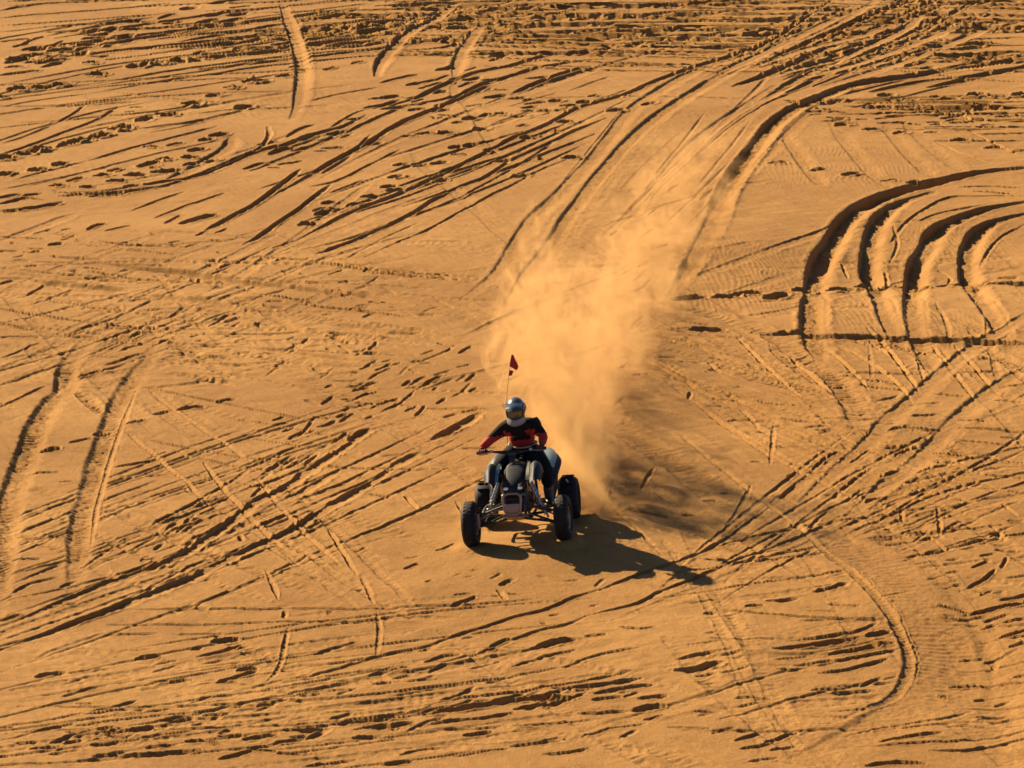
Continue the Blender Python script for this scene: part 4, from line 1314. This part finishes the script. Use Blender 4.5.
add_panel(b, [[hpt(0.065, -0.098, 0.098), hpt(0.085, 0, 0.120), hpt(0.065, 0.098, 0.098)],
              [hpt(0.150, -0.092, 0.092), hpt(0.175, 0, 0.112), hpt(0.150, 0.092, 0.092)],
              [hpt(0.205, -0.062, 0.072), hpt(0.225, 0, 0.084), hpt(0.205, 0.062, 0.072)]], 0.006, 4)
build('peak', b, M['helmet2'], he)
for s in (-1, 1):
    b = bmesh.new()
    add_panel(b, [[hpt(0.06, s * 0.100, 0.062), hpt(-0.02, s * 0.107, 0.066), hpt(-0.10, s * 0.090, 0.055)],
                  [hpt(0.065, s * 0.104, 0.035), hpt(-0.02, s * 0.112, 0.034), hpt(-0.11, s * 0.090, 0.020)]], 0.004, 4)
    build('side_stripe', b, M['chin'], he)
b = bmesh.new()
rows = []
for zz, ex in ((0.036, 0.0), (0.0, 0.008), (-0.050, 0.0)):
    rows.append([hpt((0.130 + ex) * math.cos(a), 0.104 * math.sin(a) * 1.03, zz) for a in [-0.88 + 1.76 * k / 8 for k in range(9)]])
add_panel(b, rows, 0.008, 2)
go = build('goggles', b, M['visor'], rd)
b = bmesh.new()
add_tube(b, [hpt(0.135 * math.cos(a), 0.109 * math.sin(a), 0.040) for a in [-0.9 + 1.8 * k / 12 for k in range(13)]], 0.010, 8)
add_tube(b, [hpt(0.135 * math.cos(a), 0.109 * math.sin(a), -0.054) for a in [-0.9 + 1.8 * k / 12 for k in range(13)]], 0.010, 8)
for s in (-1, 1):
    add_tube(b, [hpt(0.084, s * 0.086, 0.04), hpt(0.080, s * 0.092, 0.0), hpt(0.084, s * 0.086, -0.054)], 0.010, 8, 4)
    add_tube(b, [hpt(0.078, s * 0.090, -0.005), hpt(0.04, s * 0.107, 0.0), hpt(-0.06, s * 0.105, 0.008), hpt(-0.14, s * 0.045, 0.012)], 0.006, 8, 4)
build('goggle_frame', b, M['strap'], go)
# ------------------------------------------------------------------ dust thrown up behind the rear wheels: a real volume in a lumpy hull
AX = Vector((0.115, 0.993, 0)).normalized()          # the way it came
SD = Vector((AX.y, -AX.x, 0))                        # to the right of it, seen from the camera
DO = ATV_M @ Vector((-0.70, 0.10, 0.0))
bm = bmesh.new()
blobs = [(0.1, 0.40, 0.35, 0.60, 0.50), (0.8, 0.0, 1.0, 1.7, 1.3), (1.6, -0.45, 1.5, 2.2, 1.7), (2.6, -0.65, 1.7, 2.6, 2.0), (3.8, -0.5, 1.7, 2.6, 2.0), (5.2, -0.1, 1.4, 2.1, 1.7), (7, 0.0, 1.1, 2.0, 1.4),
         (9.5, 0.1, 0.6, 1.9, 0.8), (12.5, 0.1, 0.5, 1.9, 0.7), (16, 0.1, 0.45, 1.9, 0.6), (20, 0.1, 0.4, 1.8, 0.55)]
for s, c, z, rw, rh in blobs:
    p = DO + AX * s + SD * c + Vector((0, 0, z))
    n0 = len(bm.verts)
    r = bmesh.ops.create_icosphere(bm, subdivisions=3, radius=1.0)
    ls = 0.6 + 0.16 * s
    for v in r['verts']:
        w = v.co
        v.co = p + SD * (w.x * rw) + AX * (w.y * max(ls, 0.7) * 1.35) + Vector((0, 0, w.z * rh))
tmp_me = bpy.data.meshes.new('hull')
bm.to_mesh(tmp_me)
bm.free()
tmp = bpy.data.objects.new('hull', tmp_me)
COL.objects.link(tmp)
rmod = tmp.modifiers.new('r', 'REMESH')
rmod.mode = 'VOXEL'
rmod.voxel_size = 0.16
smod = tmp.modifiers.new('s', 'SMOOTH')
smod.iterations = 12
dg = bpy.context.evaluated_depsgraph_get()
dg.update()
hull = bpy.data.meshes.new_from_object(tmp.evaluated_get(dg))
bpy.data.objects.remove(tmp)

dm = bpy.data.materials.new('dust')
dm.use_nodes = True
nt = dm.node_tree
nt.nodes.clear()
out = nt.nodes.new('ShaderNodeOutputMaterial')
vol = nt.nodes.new('ShaderNodeVolumePrincipled')
vol.inputs['Color'].default_value = (0.72, 0.455, 0.20, 1)
vol.inputs['Anisotropy'].default_value = 0.1
nt.links.new(vol.outputs[0], out.inputs['Volume'])
geo = nt.nodes.new('ShaderNodeNewGeometry')


def mnode(op, a, b_=None, c=None, clamp=False):
    n = nt.nodes.new('ShaderNodeMath')
    n.operation = op
    n.use_clamp = clamp
    for i, v in enumerate((a, b_, c)):
        if v is None:
            continue
        if isinstance(v, (int, float)):
            n.inputs[i].default_value = v
        else:
            nt.links.new(v, n.inputs[i])
    return n.outputs[0]


def vnode(op, a, b_):
    n = nt.nodes.new('ShaderNodeVectorMath')
    n.operation = op
    for i, v in enumerate((a, b_)):
        if isinstance(v, (tuple, Vector)):
            n.inputs[i].default_value = tuple(v)
        else:
            nt.links.new(v, n.inputs[i])
    return n.outputs['Value'] if op == 'DOT_PRODUCT' else n.outputs['Vector']


def ramp(x, smax, pts):
    """piecewise curve of x in 0..smax (float curve)"""
    n = nt.nodes.new('ShaderNodeFloatCurve')
    cv = n.mapping.curves[0]
    ymax = max(p[1] for p in pts)
    for i, (a, b_) in enumerate(pts):
        if i < 2:
            cv.points[i].location = (a / smax, b_ / ymax)
        else:
            cv.points.new(a / smax, b_ / ymax)
    n.mapping.update()
    nt.links.new(mnode('DIVIDE', x, smax, clamp=True), n.inputs['Value'])
    return mnode('MULTIPLY', n.outputs[0], ymax)


pos = vnode('SUBTRACT', geo.outputs['Position'], DO)
S_ = vnode('DOT_PRODUCT', pos, AX)
Cc = vnode('DOT_PRODUCT', pos, SD)
Zz = vnode('DOT_PRODUCT', pos, (0, 0, 1))
wn_ = nt.nodes.new('ShaderNodeTexNoise')       # slow billow
wn_.inputs['Scale'].default_value = 2.3
wn_.inputs['Detail'].default_value = 6.0
wn_.inputs['Roughness'].default_value = 0.66
wn_.inputs['Distortion'].default_value = 0.9
sc = vnode('MULTIPLY', geo.outputs['Position'], (1.05, 0.70, 0.80))
nt.links.new(sc, wn_.inputs['Vector'])
bil = wn_.outputs[0]
SMAX = 24.0
width = mnode('MULTIPLY', ramp(S_, SMAX, [(0, 0.50), (0.8, 0.60), (2, 0.56), (4, 0.54), (8, 0.85), (24, 1.4)]), mnode('ADD', 0.62, mnode('MULTIPLY', Zz, 0.30)))
high = ramp(S_, SMAX, [(0, 0.55), (0.6, 1.2), (1.5, 2.2), (2.4, 2.4), (4, 1.7), (7, 1.1), (12, 0.7), (24, 0.45)])
dens = ramp(S_, SMAX, [(0, 5.0), (0.5, 5.0), (1.2, 2.2), (2.2, 0.85), (4, 0.34), (6, 0.22), (9, 0.19), (14, 0.17), (20, 0.12), (24, 0.0)])
lean = mnode('MULTIPLY', mnode('MINIMUM', Zz, 1.6), -0.48)
c0 = mnode('ADD', mnode('SUBTRACT', mnode('SUBTRACT', Cc, lean), 0.67), mnode('MULTIPLY', mnode('MINIMUM', S_, 4.0), 0.09))
rn = mnode('DIVIDE', c0, width)
lat = mnode('MULTIPLY', rn, rn)
zr = mnode('DIVIDE', Zz, high)
vert = mnode('POWER', mnode('MAXIMUM', zr, 0.0), 1.6)
body_ = mnode('SUBTRACT', 1.0, mnode('ADD', mnode('MULTIPLY', lat, 0.9), mnode('MULTIPLY', vert, 0.9)))
shape = mnode('ADD', body_, mnode('MULTIPLY', mnode('SUBTRACT', bil, 0.5), 7.0))
shape = mnode('MULTIPLY', mnode('SUBTRACT', shape, 0.30), 0.7, clamp=True)
front = mnode('MULTIPLY', S_, 2.5, clamp=True)
d = mnode('MULTIPLY', mnode('MULTIPLY', shape, dens), front)
DUST_DENSITY = 8.5
nt.links.new(mnode('MULTIPLY', d, DUST_DENSITY), vol.inputs['Density'])
dust = new_obj('dust_cloud', hull, dm)
tag(dust, 'billowing plume of orange sand dust hanging behind the quad bike', 'dust', kind='stuff')
try:
    dm.volume_intersection_method
except Exception:
    pass
dm.cycles.volume_step_rate = 1.0
dm.cycles.homogeneous_volume = False
